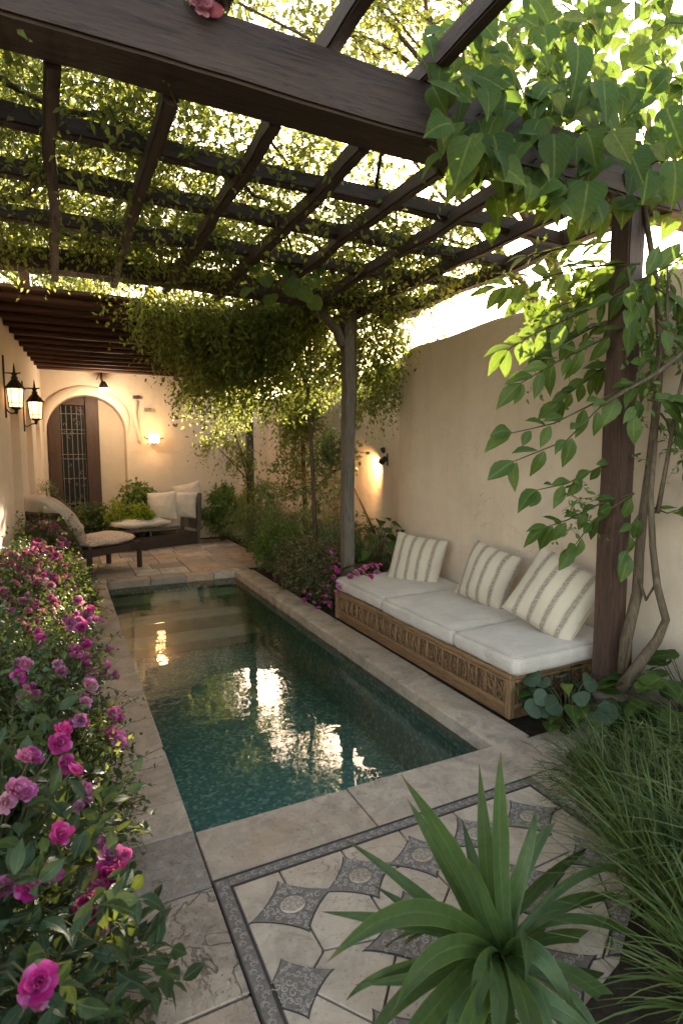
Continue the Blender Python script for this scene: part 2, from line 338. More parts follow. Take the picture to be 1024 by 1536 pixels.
# ------------------------------------------------------------------ ground, pool, paving
PX0, PX1, PY0, PY1 = .44, 2.065, 2.31, 7.5
def sheet_with_hole(name, x0, x1, y0, y1, z, mat):
    a, b, c, d = PX0-.02, PX1+.02, PY0-.02, PY1+.02
    V = [(x0, y0, z), (x1, y0, z), (x1, y1, z), (x0, y1, z), (a, c, z), (b, c, z), (b, d, z), (a, d, z)]
    return mk(name, V, [(0, 1, 5, 4), (1, 2, 6, 5), (2, 3, 7, 6), (3, 0, 4, 7)], mat)
struct(sheet_with_hole('ground', -60, 60, -30, 90, -.03, M['soil']))
b = MB()      # basin: thin shell walls and floor
zb = -.62
b.add([(PX0-.02, PY0-.02, zb), (PX1+.02, PY0-.02, zb), (PX1+.02, PY1+.02, zb), (PX0-.02, PY1+.02, zb),
       (PX0-.02, PY0-.02, -.1), (PX1+.02, PY0-.02, -.1), (PX1+.02, PY1+.02, -.1), (PX0-.02, PY1+.02, -.1)],
      [(0, 1, 2, 3), (0, 4, 5, 1), (1, 5, 6, 2), (2, 6, 7, 3), (3, 7, 4, 0)])
struct(b.build('pool_basin', M['pooltile']))
b = MB(); b.box(PX0-.01, PX1+.01, 7.08, PY1+.015, zb+.01, -.2, .01); b.box(PX0-.01, PX1+.01, 6.72, 7.078, zb+.01, -.36, .01); b.box(PX0-.01, PX1+.01, 6.3, 6.718, zb+.01, -.5, .01)
struct(b.build('pool_steps', M['poolstep']))
WZ = -.085
struct(mk('pool_water', [(PX0-.015, PY0-.015, WZ), (PX1+.015, PY0-.015, WZ), (PX1+.015, PY1+.015, WZ), (PX0-.015, PY1+.015, WZ)], [(0, 1, 2, 3)], M['water']))
def slabs(name, rects, mat, z1=0., th=.06, gap=.004, bev=.004, jit=.0025):
    b = MB()
    for (x0, x1, y0, y1) in rects:
        z = z1+R(-jit, jit)
        b.box(x0+gap, x1-gap, y0+gap, y1-gap, z-th, z, bev)
    return struct(b.build(name, mat))
rc = []
ys = [2.32, 2.57, 3.0, 3.48, 3.95, 4.36, 4.78, 5.25, 5.75, 6.3, 6.85, 7.5]
for i in range(len(ys)-1): rc.append((.11, .44, ys[i], ys[i+1]))
for i, (a, c) in enumerate(zip([1.97, 2.45, 2.9, 3.6, 4.3, 5.0, 5.8, 6.6], [2.45, 2.9, 3.6, 4.3, 5.0, 5.8, 6.6, 7.5])): rc.append((-.3, .11, a, c))
xs = [.44, 1.16, 2.3]
for i in range(2): rc.append((xs[i], xs[i+1], 1.995, 2.31))
ys = [2.31, 3.3, 4.3, 5.2, 6.1, 6.9, 7.5]
for i in range(len(ys)-1): rc.append((2.065, 2.335, ys[i], ys[i+1]))
rc += [(2.03, 2.9, .4, 1.995), (2.3, 2.9, 1.995, 2.3)]
slabs('pool_coping', rc, M['coping'], gap=.003, th=.12)
slabs('grey_paving', [(.06, .44, 1.97, 2.32)], M['dark_slab'], z1=-.001)
slabs('path_paving', [(0., .44, 1.5, 1.97), (0, .44, 1.0, 1.5), (0, .44, .3, 1.0), (-.3, .06, 1.97, 2.32)], M['rough_slab'])
slabs('path', [(-.55, 0, 1.2, 1.97), (-.55, 0, .3, 1.2)], M['dark_slab'], z1=-.004)
# pool front edge of the terrace: thick stone blocks with visible face
rects = []
def split(x0, x1, y0, y1, d=0):
    w, h = x1-x0, y1-y0
    if (w < .62 and h < .5) or d > 6: rects.append((x0, x1, y0, y1)); return
    if w > h*1.1: m = x0+w*R(.35, .65); split(x0, m, y0, y1, d+1); split(m, x1, y0, y1, d+1)
    else: m = y0+h*R(.35, .65); split(x0, x1, y0, m, d+1); split(x0, x1, m, y1, d+1)
random.seed(21); split(.0, 2.75, 7.75, 10.6); split(-.24, .0, 7.75, 10.9); 
slabs('terrace', rects, M['flag'], gap=.004)
x = .0; ed = []
while x < 2.3:
    w = R(.3, .55); ed.append((x, min(x+w, 2.3), 7.5, 7.75)); x += w
slabs('terrace_edge', ed, M['flag'], th=.1)

# mosaic carpet
struct(mk('mosaic_bed', [(.44, .3, -.022), (2.03, .3, -.022), (2.03, 1.995, -.022), (.44, 1.995, -.022)], [(0, 1, 2, 3)], M['grout']))
b = MB()
b.box(.446, .496, .32, 1.990, -.02, -.003, 0); b.box(.498, 2.024, 1.942, 1.990, -.02, -.003, 0); b.box(1.974, 2.024, .32, 1.94, -.02, -.003, 0)
struct(b.build('mosaic_border', M['inlay_dark']))
b = MB()
for (x0, x1, y0, y1) in ((.440, .4455, .32, 1.995), (.4965, .5035, .32, 1.936), (.4965, 1.974, 1.935, 1.9415), (.44, 2.03, 1.9905, 1.9955), (1.966, 1.9735, .32, 1.93)):
    b.box(x0, x1, y0, y1, -.02, .0015, 0)
struct(b.build('mosaic_line', M['grout']))
def clip(poly, a, c, d):   # keep a*x+c*y<=d
    out = []
    for i in range(len(poly)):
        p, q = poly[i], poly[(i+1) % len(poly)]
        dp = a*p[0]+c*p[1]-d; dq = a*q[0]+c*q[1]-d
        if dp <= 0: out.append(p)
        if dp*dq < 0: s = dp/(dp-dq); out.append((p[0]+(q[0]-p[0])*s, p[1]+(q[1]-p[1])*s))
    return out
stars = [(.67, 1.755, .157), (.95, 1.77, .15), (1.225, 1.76, .15), (1.505, 1.765, .153), (1.79, 1.755, .157),
         (.56, 1.46, .13), (1.03, 1.455, .22), (1.45, 1.46, .2), (1.85, 1.46, .14), (.76, 1.13, .2), (1.25, 1.15, .21), (1.7, 1.13, .2), (.62, .8, .16), (1.02, .82, .2), (1.5, .8, .2)]
seeds = []
random.seed(5)
for (sx, sy, s) in [(x, 1.875, 0) for x in (.56, .80, 1.085, 1.365, 1.65, 1.9)]+[(x, 1.63, 0) for x in (.58, .80, 1.09, 1.37, 1.64, 1.9)]+[(x, 1.42, 0) for x in (.75, 1.24, 1.66)]+[(x, 1.27, 0) for x in (.56, .90, 1.10, 1.45, 1.85)]+[(x, 1.0, 0) for x in (.58, .85, 1.05, 1.38, 1.6, 1.88)]+[(x, .7, 0) for x in (.55, .8, 1.2, 1.7)]:
    seeds.append((sx+R(-.012, .012), sy+R(-.012, .012)))
b = MB()
for i, p in enumerate(seeds):
    poly = [(.505, .35), (1.964, .35), (1.964, 1.933), (.505, 1.933)]
    for j, q in enumerate(seeds):
        if i == j: continue
        a, c = q[0]-p[0], q[1]-p[1]; L = sqrt(a*a+c*c); a /= L; c /= L
        poly = clip(poly, a, c, a*(p[0]+q[0])/2+c*(p[1]+q[1])/2-.0035)
        if len(poly) < 3: break
    if len(poly) >= 3: b.prism(poly, -.02, .0, .0025)
struct(b.build('mosaic_pavers', M['mosstone']))
b = MB(); b2 = MB(); b3 = MB()
for (sx, sy, s) in stars:
    poly = []; ph = R(-.12, .12)
    for k in range(40):
        th = 2*pi*(k+.5*0)/40; e_ = 2.5; cx_ = abs(cos(th))**e_*(1 if cos(th) > 0 else -1); sy_ = abs(sin(th))**e_*(1 if sin(th) > 0 else -1)
        poly.append((min(max(sx+s*.98*(cx_*cos(ph)-sy_*sin(ph)), .507), 1.962), min(max(sy+s*.93*(.86*sy_*cos(ph)+cx_*sin(ph)), .35), 1.93)))
    zi = stars.index((sx, sy, s))*.00015
    b.prism(poly, -.02, .004+zi, .0); 
    b3.prism([(min(max(sx+(x_-sx)*1.07, .505), 1.964), min(max(sy+(y_-sy)*1.07, .35), 1.932)) for x_, y_ in poly], -.02, .001+zi, 0)
    if sy > 1.6: b2.prism([(sx+s*.29*cos(a_/24*2*pi), sy+s*.24*sin(a_/24*2*pi)) for a_ in range(24)], -.02, .0085, .003)
struct(b3.build('mosaic_star_outline', M['grout'])); struct(b.build('mosaic_star', M['inlay_dark'])); struct(b2.build('mosaic_medallion', M['mosstone']))
def ribbon(mb, pts, w, z):
    V = []; m = len(pts)
    for i, p in enumerate(pts):
        a, c = pts[max(i-1, 0)], pts[min(i+1, m-1)]; dx, dy = c[0]-a[0], c[1]-a[1]; L = sqrt(dx*dx+dy*dy) or 1; ww = w*(1 if 0 < i < m-1 else .5)*(1.15-.5*i/m)
        V += [(p[0]-dy/L*ww/2, p[1]+dx/L*ww/2, z), (p[0]+dy/L*ww/2, p[1]-dx/L*ww/2, z)]
    mb.add(V, [(2*i, 2*i+1, 2*i+3, 2*i+2) for i in range(m-1)])
def spiral(x, y, r_, a0, turns, sg, n=14): return [(x+r_*(1-.8*k/n)*cos(a0+sg*turns*2*pi*k/n), y+r_*(1-.8*k/n)*sin(a0+sg*turns*2*pi*k/n)) for k in range(n+1)]
random.seed(77); sw = MB(); sk_ = MB()
def instar(x, y, sx, sy, s):
    u, v_ = abs(x-sx)/(s*.98), abs(y-sy)/(s*.84); return u**.8+v_**.8 < .97
for si, (sx, sy, s) in enumerate(stars):
    zz = .0052+si*.00015; placed = []
    hasm = sy > 1.6
    for _ in range(1500):
        x, y = sx+R(-s, s), sy+R(-s, s); r_ = R(.0055, .015)
        if hasm and ((x-sx)/(s*.33))**2+((y-sy)/(s*.27))**2 < (1+r_/(s*.3))**2: continue
        if not (instar(x+r_, y, sx, sy, s) and instar(x-r_, y, sx, sy, s) and instar(x, y+r_, sx, sy, s) and instar(x, y-r_, sx, sy, s)): continue
        if not (.51 < x < 1.96 and y < 1.93): continue
        if any((x-q[0])**2+(y-q[1])**2 < ((r_+q[2])*.93)**2 for q in placed): continue
        placed.append((x, y, r_)); a0 = R(0, 6.28); sg = random.choice((-1, 1)); ribbon(sw, spiral(x, y, r_, a0, R(.8, 1.35), sg), .0042, zz)
        ex, ey = x+r_*cos(a0), y+r_*sin(a0); a1 = a0-sg*R(.8, 1.6); ribbon(sw, [(ex, ey), (ex+.006*cos(a1), ey+.006*sin(a1)), (ex+.013*cos(a1+sg*.5), ey+.013*sin(a1+sg*.5))], .0042, zz+.00005)
    if hasm:
        for k in range(11):
            a = 2*pi*k/11; ribbon(sk_, spiral(sx+s*.21*cos(a), sy+s*.17*sin(a), .0085, a+1, 1.0, 1 if k % 2 else -1), .0026, .0093)
        for k in range(5): a = 2*pi*k/5; ribbon(sk_, spiral(sx+s*.09*cos(a), sy+s*.075*sin(a), .008, a, .9, 1), .0026, .0094)
def band(x0, y0, dx, dy, L, off):
    u = .012; k = 0
    while u < L-.01:
        sg = 1 if k % 2 else -1; cx, cy = x0+dx*u-dy*off*sg*.3, y0+dy*u+dx*off*sg*.3; a = math.atan2(dy, dx)
        ribbon(sw, spiral(cx, cy, .0125, a+sg*1.2, 1.0, sg), .0036, -.0012)
        ribbon(sw, [(cx-dx*.015, cy-dy*.015-0), (cx-dx*.012-dy*.014*sg, cy-dy*.012+dx*.014*sg), (cx+dx*.004-dy*.017*sg, cy+dy*.004+dx*.017*sg)], .0034, -.0011)
        ribbon(sw, [(cx+dx*.008, cy+dy*.008), (cx+dx*.018+dy*.010*sg, cy+dy*.018-dx*.010*sg), (cx+dx*.026-dy*.004*sg, cy+dy*.026+dx*.004*sg)], .0034, -.001)
        u += .029; k += 1
band(.50, 1.966, 1, 0, 1.5, .006); band(.471, 1.98, 0, -1, 1.62, .006); band(1.999, 1.93, 0, -1, 1.5, .006)
struct(sw.build('mosaic_scrollwork', M['inlay'])); struct(sk_.build('medallion_scrollwork', M['inlay_dark']))

b = MB(); b.prism([(2.9, 2.16), (2.34, 2.06), (2.2, 1.82), (2.02, 1.5), (1.75, 1.22), (1.5, 1.08), (1.25, 1.02), (1.0, .85), (.9, .3), (2.95, .3)], -.01, .014, .006); struct(b.build('planting_soil', M['soil']))
# ------------------------------------------------------------------ walls
def arch_pts(c, r, zs, z0, n=20):
    return [(c-r, z0)]+[(c-r*cos(pi*k/n), zs+r*sin(pi*k/n)) for k in range(n+1)]+[(c+r, z0)]
def wall_mesh(o, d, L, H, th, holes, nrm, top=None):
    """o origin, d unit dir, nrm thickness dir; holes: lists of (u,z)"""
    bm = bmesh.new(); loops = [[(0, 0), (L, 0), (L, H), (0, H)] if top is None else [(0, 0), (L, 0)]+top]+holes
    for lp in loops:
        vs = [bm.verts.new(o+d*u+Vector((0, 0, z))) for u, z in lp]
        for i in range(len(vs)): bm.edges.new((vs[i], vs[(i+1) % len(vs)]))
    bmesh.ops.triangle_fill(bm, use_beauty=True, use_dissolve=False, edges=list(bm.edges))
    g = bmesh.ops.extrude_face_region(bm, geom=list(bm.faces))
    for v in [e for e in g['geom'] if isinstance(e, bmesh.types.BMVert)]: v.co += nrm*th
    bmesh.ops.recalc_face_normals(bm, faces=list(bm.faces))
    return bm
XW, XF, YB = 3.3, 3.75, 11.0
# tall garden wall behind the bench: rounded far end, softly uneven top
V = []; Fc = []; ring = []
def wx(y):
    q = min(max((y-4.95)/1.5, 0), 1); return XW+(XF-XW)*q*q*(3-2*q)
top = lambda y: 2.71-.03*min(max((y-4.5)/3, 0), 1)+.012*sin(y*2.1)+.008*sin(y*5.3)
for i in range(126):
    y = -1.2+12.2*i/125; z = top(y); x = wx(y)+.004*sin(y*3.3)
    ring.append([(x, y, -.05)]+[(x+.004*sin(y*2.7+k), y, z*k/9) for k in range(1, 9)]+[(x+.004, y, z-.035), (x+.018, y, z-.01), (x+.05, y, z), (x+.31, y, z), (x+.35, y, z-.03), (x+.36, y, -.05)])
m = len(ring[0])
for r_ in ring: V += r_
for i in range(len(ring)-1):
    for k in range(m-1): Fc.append((i*m+k, i*m+k+1, (i+1)*m+k+1, (i+1)*m+k))
gw = thing('garden_wall', (XW+.18, 2, 0), 'tall beige plaster garden wall running behind the cushioned bench and planted bed', 'wall')
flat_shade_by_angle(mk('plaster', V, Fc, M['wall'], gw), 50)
# back house wall with arched niche
hw = thing('house_wall', (.45, YB, 0), 'back wall of the house with an arched door niche and warm lamp', 'wall')
NX, NR, NS = .45, .64, 1.97
bm = wall_mesh(Vector((-.45, YB, -.05)), Vector((1, 0, 0)), 4.2, 3.3, .4, [arch_pts(NX+.45, NR, NS+.05, .1)], Vector((0, 1, 0)), top=[(4.2, 2.73), (2.58, 2.75), (2.58, 3.25), (0, 3.25)])
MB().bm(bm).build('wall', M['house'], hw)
bm = wall_mesh(Vector((-.45, YB+.402, -.05)), Vector((1, 0, 0)), 2.2, 2.9, .1, [], Vector((0, 1, 0)))
MB().bm(bm).build('niche_back', M['house'], hw)
b = MB()
for k in range(24):
    a0, a1 = pi*k/24, pi*(k+1)/24; P = []
    for a in (a0, a1):
        g_ = min(1, .12+1.6*sin(a))
        for r_, y in ((NR+.002, YB-.001), (NR+.002, YB-.028*g_), (NR+.02, YB-.035*g_), (NR+.02+.13*g_, YB-.035*g_), (NR+.03+.135*g_, YB+.002)): P.append((NX-r_*cos(a), y, NS+r_*sin(a)))
    b.add(P, [(i, i+1, i+6, i+5) for i in range(4)])
b.build('arch_trim', M['house'], hw, True)
# plaster pilaster ridge to the right of the niche
b = MB(); b.tube([(1.27, YB-.005, 2.55), (1.25, YB-.012, 2.35), (1.27, YB-.016, 2.1), (1.31, YB-.012, 1.9), (1.31, YB-.004, 1.78)], [.05, .035, .03, .028, .02], 10)
b.build('plaster_ridge', M['house'], hw, True)
door = MB()
door.box(-.17, .03, YB+.3, YB+.38, .0, 2.62, .01).box(.44, .66, YB+.26, YB+.36, 0, 2.62, .01)
dd = door.build('door', M['brown_z'], hw)
MB().box(.03, .44, YB+.34, YB+.375, 0, 2.62, .004).build('glass', M['dglass'], dd)
MB().box(.03, .44, YB+.3, YB+.36, 2.45, 2.6, .01).build('lintel', M['brown_x'], dd)
b = MB()
for x in (.05, .13, .215, .3, .37, .425): b.tube([(x, YB+.33, .02), (x, YB+.33, 2.44)], .006, 5)
for z in (.3, .62, .7, 1.15, 1.5, 1.58, 1.95, 2.02, 2.3): b.tube([(.03, YB+.326, z), (.44, YB+.326, z)], .006, 5)
random.seed(3)
for k in range(26):
    cx, cz, r_ = R(.08, .4), R(.2, 2.4), R(.02, .05); a0 = R(0, 6)
    b.tube([(cx+r_*cos(a0+t_*.5)*(1-t_*.06), YB+.322, cz+r_*sin(a0+t_*.5)*(1-t_*.06)) for t_ in range(11)], .004, 4)
t = NT('grey_iron'); M['grey_iron'] = t.done(t.bsdf((.22, .2, .175), .5, None, .4, .3)); b.build('grille', M['grey_iron'], dd)
# arcade wall of the house on the left
P0 = Vector((-.24-(11-3.0)*.061, 3.0, -.05)); P1 = Vector((-.24, 11.0, -.05)); D = (P1-P0); LL = D.length; D.normalize(); Nn = Vector((-D.y, D.x, 0))
if Nn.x > 0: Nn = -Nn
aw = thing('arcade_wall', (-.45, 7.5, 0), 'plaster arcade wall with tall pointed arches carrying the lanterns', 'wall')
def parch(c, r, zs, z0=.1, n=10):   # pointed arch
    pts = [(c-r, z0)]; R2 = r*1.35
    ex = c-r+R2; a1 = math.acos((R2-r)/R2)
    for k in range(n+1): a = a1*k/n; pts.append((ex-R2*cos(a), zs+R2*sin(a)))
    ex = c+r-R2
    for k in range(n-1, -1, -1): a = a1*k/n; pts.append((ex+R2*cos(a), zs+R2*sin(a)))
    pts.append((c+r, z0)); return pts
hl = [parch(y-3.0, r_, 1.9) for y, r_ in ((7.62, .38), (9.0, .36), (10.2, .34))]
bm = wall_mesh(P0, D, LL-.003, 3.3, .35, hl, Nn); MB().bm(bm).build('wall', M['house'], aw)
bm = wall_mesh(P0+Nn*1.3, D, LL+.4, 3.3, .15, [], Nn); MB().bm(bm).build('inner_wall', M['house'], aw)

# ------------------------------------------------------------------ pergola
def wob_beam(x0, x1, y0, y1, z0, z1, axis, amp=.006, seg=14, bev=.008):
    L = [x1-x0, y1-y0, z1-z0][axis]
    bm = bmesh.new(); bmesh.ops.create_cube(bm, size=1)
    for v in bm.verts: v.co = Vector(((x0+x1)/2+v.co.x*(x1-x0), (y0+y1)/2+v.co.y*(y1-y0), (z0+z1)/2+v.co.z*(z1-z0)))
    ed = [e for e in bm.edges if abs((e.verts[0].co-e.verts[1].co)[axis]) > L*.5]
    bmesh.ops.bevel(bm, geom=ed, offset=bev, segments=2, affect='EDGES')
    ed = [e for e in bm.edges if abs((e.verts[0].co-e.verts[1].co)[axis]) > L*.5]
    bmesh.ops.subdivide_edges(bm, edges=ed, cuts=seg)
    off = Vector((R(0, 50), R(0, 50), R(0, 50)))
    for v in bm.verts:
        p = v.co*1.7+off; q = v.co*6+off
        d = Vector((mn.noise(p), mn.noise(p+Vector((9, 0, 0))), mn.noise(p+Vector((0, 9, 0)))))*amp*1.6+Vector((mn.noise(q), mn.noise(q+Vector((5, 5, 0))), mn.noise(q+Vector((0, 5, 5)))))*amp*.5
        d[axis] = 0; v.co += d
    return MB().bm(bm)
pg = thing('pergola', (2.9, 2.31, 0), 'dark timber pergola with heavy front beam, crossbeams and rafters over the pool', 'pergola')
def part(bld, name, mat, parent, sm=True):
    o = bld.build(name, mat, parent); flat_shade_by_angle(o, 35) if sm else None; return o
part(wob_beam(-2.2, 3.6, 2.20, 2.41, 2.97, 3.2, 0, .008, 40, .012), 'front_beam', M['beam_x'], pg)
for y in (2.97, 3.52, 4.12): part(wob_beam(-2.0, 3.25, y-.034, y+.034, 3.005, 3.09, 0, .01, 30), 'crossbeam', M['beam_x'], pg)
part(wob_beam(-2.0, 3.3, 4.92, 5.08, 2.97, 3.13, 0, .01, 30), 'crossbeam', M['beam_x'], pg)
for x in (.03, .45, .88, 1.31, 1.73, 2.18, 2.66): part(wob_beam(x-.028, x+.028, 2.42, 5.2, 2.955, 3.04, 1, .012, 20), 'rafter', M['beam_y'], pg)
part(wob_beam(3.1, 3.19, 2.42, 5.3, 2.98, 3.09, 1, .02, 20), 'rafter', M['beam_y'], pg)
for x in (-.9, -.4, .6, 1.05, 1.5): part(wob_beam(x-.03, x+.03, -.6, 2.5, 3.205, 3.3, 1, .01, 20), 'rafter', M['beam_y'], pg)
for x in (-1.2, -.8, -.4): part(wob_beam(x-.028, x+.028, 2.42, 5.2, 2.955, 3.04, 1, .012, 20), 'rafter', M['beam_y'], pg)
p = wob_beam(2.87, 3.0, 2.235, 2.365, .02, 2.968, 2, .004, 24); p0_ = part(p, 'post', M['brown_z'], pg)
for (x, y) in ((2.53, 5.0), (2.75, 8.95)):
    p0_ = part(wob_beam(x-.053, x+.053, y-.053, y+.053, .0, 2.968, 2, .008, 24), 'post', M['grey_z'], pg)
    bb = MB(); bb.tube([(x-.05, y, 2.62), (x-.12, y, 2.76), (x-.24, y, 2.87), (x-.36, y, 2.965)], [.05, .045, .042, .04], 8); bb.build('brace', M['grey_z'], p0_, True)
part(wob_beam(2.6, 3.15, 8.9, 9.0, 2.97, 3.07, 0, .01, 12), 'crossbeam', M['beam_x'], pg)
part(wob_beam(2.7, 2.8, 5.1, 9.2, 2.98, 3.08, 1, .012, 24), 'rafter', M['beam_y'], pg)
b = MB(); b.lathe([(.10, -.02), (.115, .0), (.105, .1), (.12, .125), (.12, .15), (.10, .165), (.09, .165)], 2.935, 2.3, 20); b.build('post_base', M['terra'], p0_, True)
# veranda roof
vr = thing('veranda_roof', (.9, 8.5, 2.97), 'low dark timber slatted roof over the far terrace', 'roof')
random.seed(9); y = 5.75
while y < 10.95:
    w = R(.13, .2); z = 3.01+R(-.012, .012)
    part(wob_beam(-.75, 2.15, y, min(y+w, 10.985), z, z+.035, 0, .008, 12, .005), 'roof_board', M['roof_x'], vr); y += w+R(.004, .02)
for y in [5.9+.42*i for i in range(12)]:
    b = MB(); b.tube([(-.72, y, 2.985), (.2, y+R(-.02, .02), 2.975), (1.2, y+R(-.02, .02), 2.982), (2.13, y, 2.985)], .032, 8); b.build('roof_pole', M['roof_x'], vr, True)
for x in (-.2, .85, 1.95): part(wob_beam(x-.04, x+.04, 5.75, 10.98, 3.062, 3.16, 1, .008, 20), 'roof_joist', M['roof_y'], vr)

# ------------------------------------------------------------------ bench
bx0, bx1, by0, by1 = 2.355, 3.285, 2.5, 4.93
bn = thing('carved_bench', ((bx0+bx1)/2, (by0+by1)/2, 0), 'long low carved wooden bench with open relief front under white cushions', 'bench')
b = MB()
b.box(bx0+.03, bx1, by0+.03, by1, -.02, .055, .004); b.build('plinth', M['bench_y'], bn)
b = MB(); b.box(bx0+.022, bx1, by0+.022, by1-.02, .057, .255, .0); b.build('panel', mat_wood('dark_panel', (5, 5, 5), (.09, .048, .024), (.19, .11, .055)), bn)
b = MB()
b.box(bx0-.008, bx1, by0-.008, by1, .247, .282, .006).box(bx0+.004, bx0+.02, by0+.04, by1-.04, .222, .24, .003)
b.box(bx0+.045, bx1-.03, by0+.004, by0+.02, .222, .24, .003)
b.build('top_rail', M['bench_y'], bn)
b = MB(); b.box(bx0, bx0+.02, by0+.045, by1-.045, .058, .088, .004).box(bx0+.045, bx1-.03, by0, by0+.02, .058, .088, .004); b.build('bottom_rail', M['bench_y'], bn)
for yy in (by0, by1-.045): MB().box(bx0-.003, bx0+.042, yy, yy+.045, .0, .246, .005).build('leg', M['bench_z'], bn)
random.seed(13); b = MB()
yy = by0+.06
def curl(face, u, z, r_, a0, turns, rr, dirn=1):
    pts = []
    for k in range(9):
        q = k/8; a = a0+dirn*q*turns*2*pi; rad = r_*(1-.75*q)
        du, dz = rad*cos(a), rad*sin(a); pts.append((bx0+.012, u+du, z+dz) if face == 0 else (u+du, by0+.012, z+dz))
    b.tube(pts, [rr]*8+[rr*1.3], 5)
while yy < by1-.1:
    w = R(.07, .12)
    b.box(bx0+.004, bx0+.02, yy-.004, yy+.006, .09, .221, .002)
    for k in range(3):
        curl(0, yy+w*R(.3, .7), .105+.045*k+R(-.008, .008), R(.018, .036), R(0, 6), R(.6, 1.1), .0042, random.choice((-1, 1)))
    if random.random() < .6: b.tube([(bx0+.011, yy+.01, R(.09, .12)), (bx0+.007, yy+w*.5, R(.14, .17)), (bx0+.011, yy+w-.01, R(.19, .22))], .0045, 5)
    b.tube([(bx0+.011, yy+w*.5-.03, .092), (bx0+.008, yy+w*.5-.034, .17), (bx0+.008, yy+w*.5, .212), (bx0+.008, yy+w*.5+.034, .17), (bx0+.011, yy+w*.5+.03, .092)], .0045, 5)
    yy += w
xx = bx0+.07
while xx < bx1-.1:
    w = R(.12, .16); b.box(xx-.005, xx+.006, by0+.004, by0+.02, .09, .221, .002)
    for k in range(2): curl(1, xx+w*.5, .125+.055*k, .04, R(0, 6), .9, .0045)
    xx += w
b.build('carving', M['bench_z'], bn, True)
# seat cushions
def seat_cushion(name, x0, x1, y0, y1, z0, z1, mat, seed, parent=None, bulge=.018, org=None):
    n = 22; off = Vector((seed*3.1, seed*7.7, 0)); bm = bmesh.new()
    bmesh.ops.create_cube(bm, size=2); bmesh.ops.subdivide_edges(bm, edges=list(bm.edges), cuts=n, use_grid_fill=True)
    cx, cy, cz = (x0+x1)/2, (y0+y1)/2, (z0+z1)/2; hx, hy, hz = (x1-x0)/2, (y1-y0)/2, (z1-z0)/2; rr = min(hz*.55, .035)
    for v in bm.verts:
        u, w_, s = v.co
        P = Vector((u*hx, w_*hy, s*hz)); C = Vector((max(-hx+rr, min(hx-rr, P.x)), max(-hy+rr, min(hy-rr, P.y)), max(-hz+rr, min(hz-rr, P.z))))
        d = P-C
        if d.length > 1e-6: P = C+d.normalized()*rr
        side = max(abs(u), abs(w_)); crown = (1-u**4)*(1-w_**4)
        P.z += (bulge*crown if s > 0 else 0)*(s)
        if abs(s) < .9: k = (1-s*s)*bulge*.7; P.x += k*np.sign(u)*(abs(u) > .95); P.y += k*np.sign(w_)*(abs(w_) > .95)
        q = P*5+off; P += Vector((mn.noise(q), mn.noise(q+Vector((7, 0, 0))), mn.noise(q+Vector((0, 7, 0)))))*.007
        q = P*22+off; P += Vector((0, 0, mn.noise(q)*.0022)); q = Vector((P.x*3, P.y*9, P.z*14))+off; P += Vector((1, .3, .4))*(mn.noise(q)*.006)*(1 if abs(s) < .95 else .35)
        v.co = P+Vector((cx, cy, cz))
    o = MB().bm(bm).build(name, mat, parent, True, org or (None if parent else (cx, cy, z0)))
    # piping round the top and bottom edge
    def pipe(sz):
        pts = []
        for (ax, ay, bx_, by_) in ((-1, -1, 1, -1), (1, -1, 1, 1), (1, 1, -1, 1), (-1, 1, -1, -1)):
            for k in range(16):
                q = k/16; u = ax+(bx_-ax)*q; w_ = ay+(by_-ay)*q; s_ = 1.0
                P = Vector((u*(hx-.006), w_*(hy-.006), sz*(hz-.004)+(0.002 if sz > 0 else 0)))
                c_ = max(abs(u)+abs(w_)-1.94, 0)*.35
                P.x *= 1-c_; P.y *= 1-c_
                q2 = P*5+off; P += Vector((mn.noise(q2), mn.noise(q2+Vector((7, 0, 0))), mn.noise(q2+Vector((0, 7, 0)))))*.007
                pts.append(P+Vector((cx, cy, cz)))
        pts.append(pts[0]); return pts
    MB().tube(pipe(1), .0045, 5).build('piping', mat, o, True)
    return o
G = 'white cushions on the carved bench'
for k, (y0, y1, l_) in enumerate(((2.44, 3.03, 'white linen seat cushion at the near end of the bench, beside the brown post'),
                                  (3.04, 4.0, 'long white linen seat cushion in the middle of the bench'),
                                  (4.01, 4.88, 'white linen seat cushion at the far end of the bench, beside the pink flowers'))):
    o = seat_cushion('seat_cushion', 2.335+.01*(k == 2), 3.27, y0, y1, .284, .405, M['linen'], k+1); tag(o, l_, 'cushion', G)
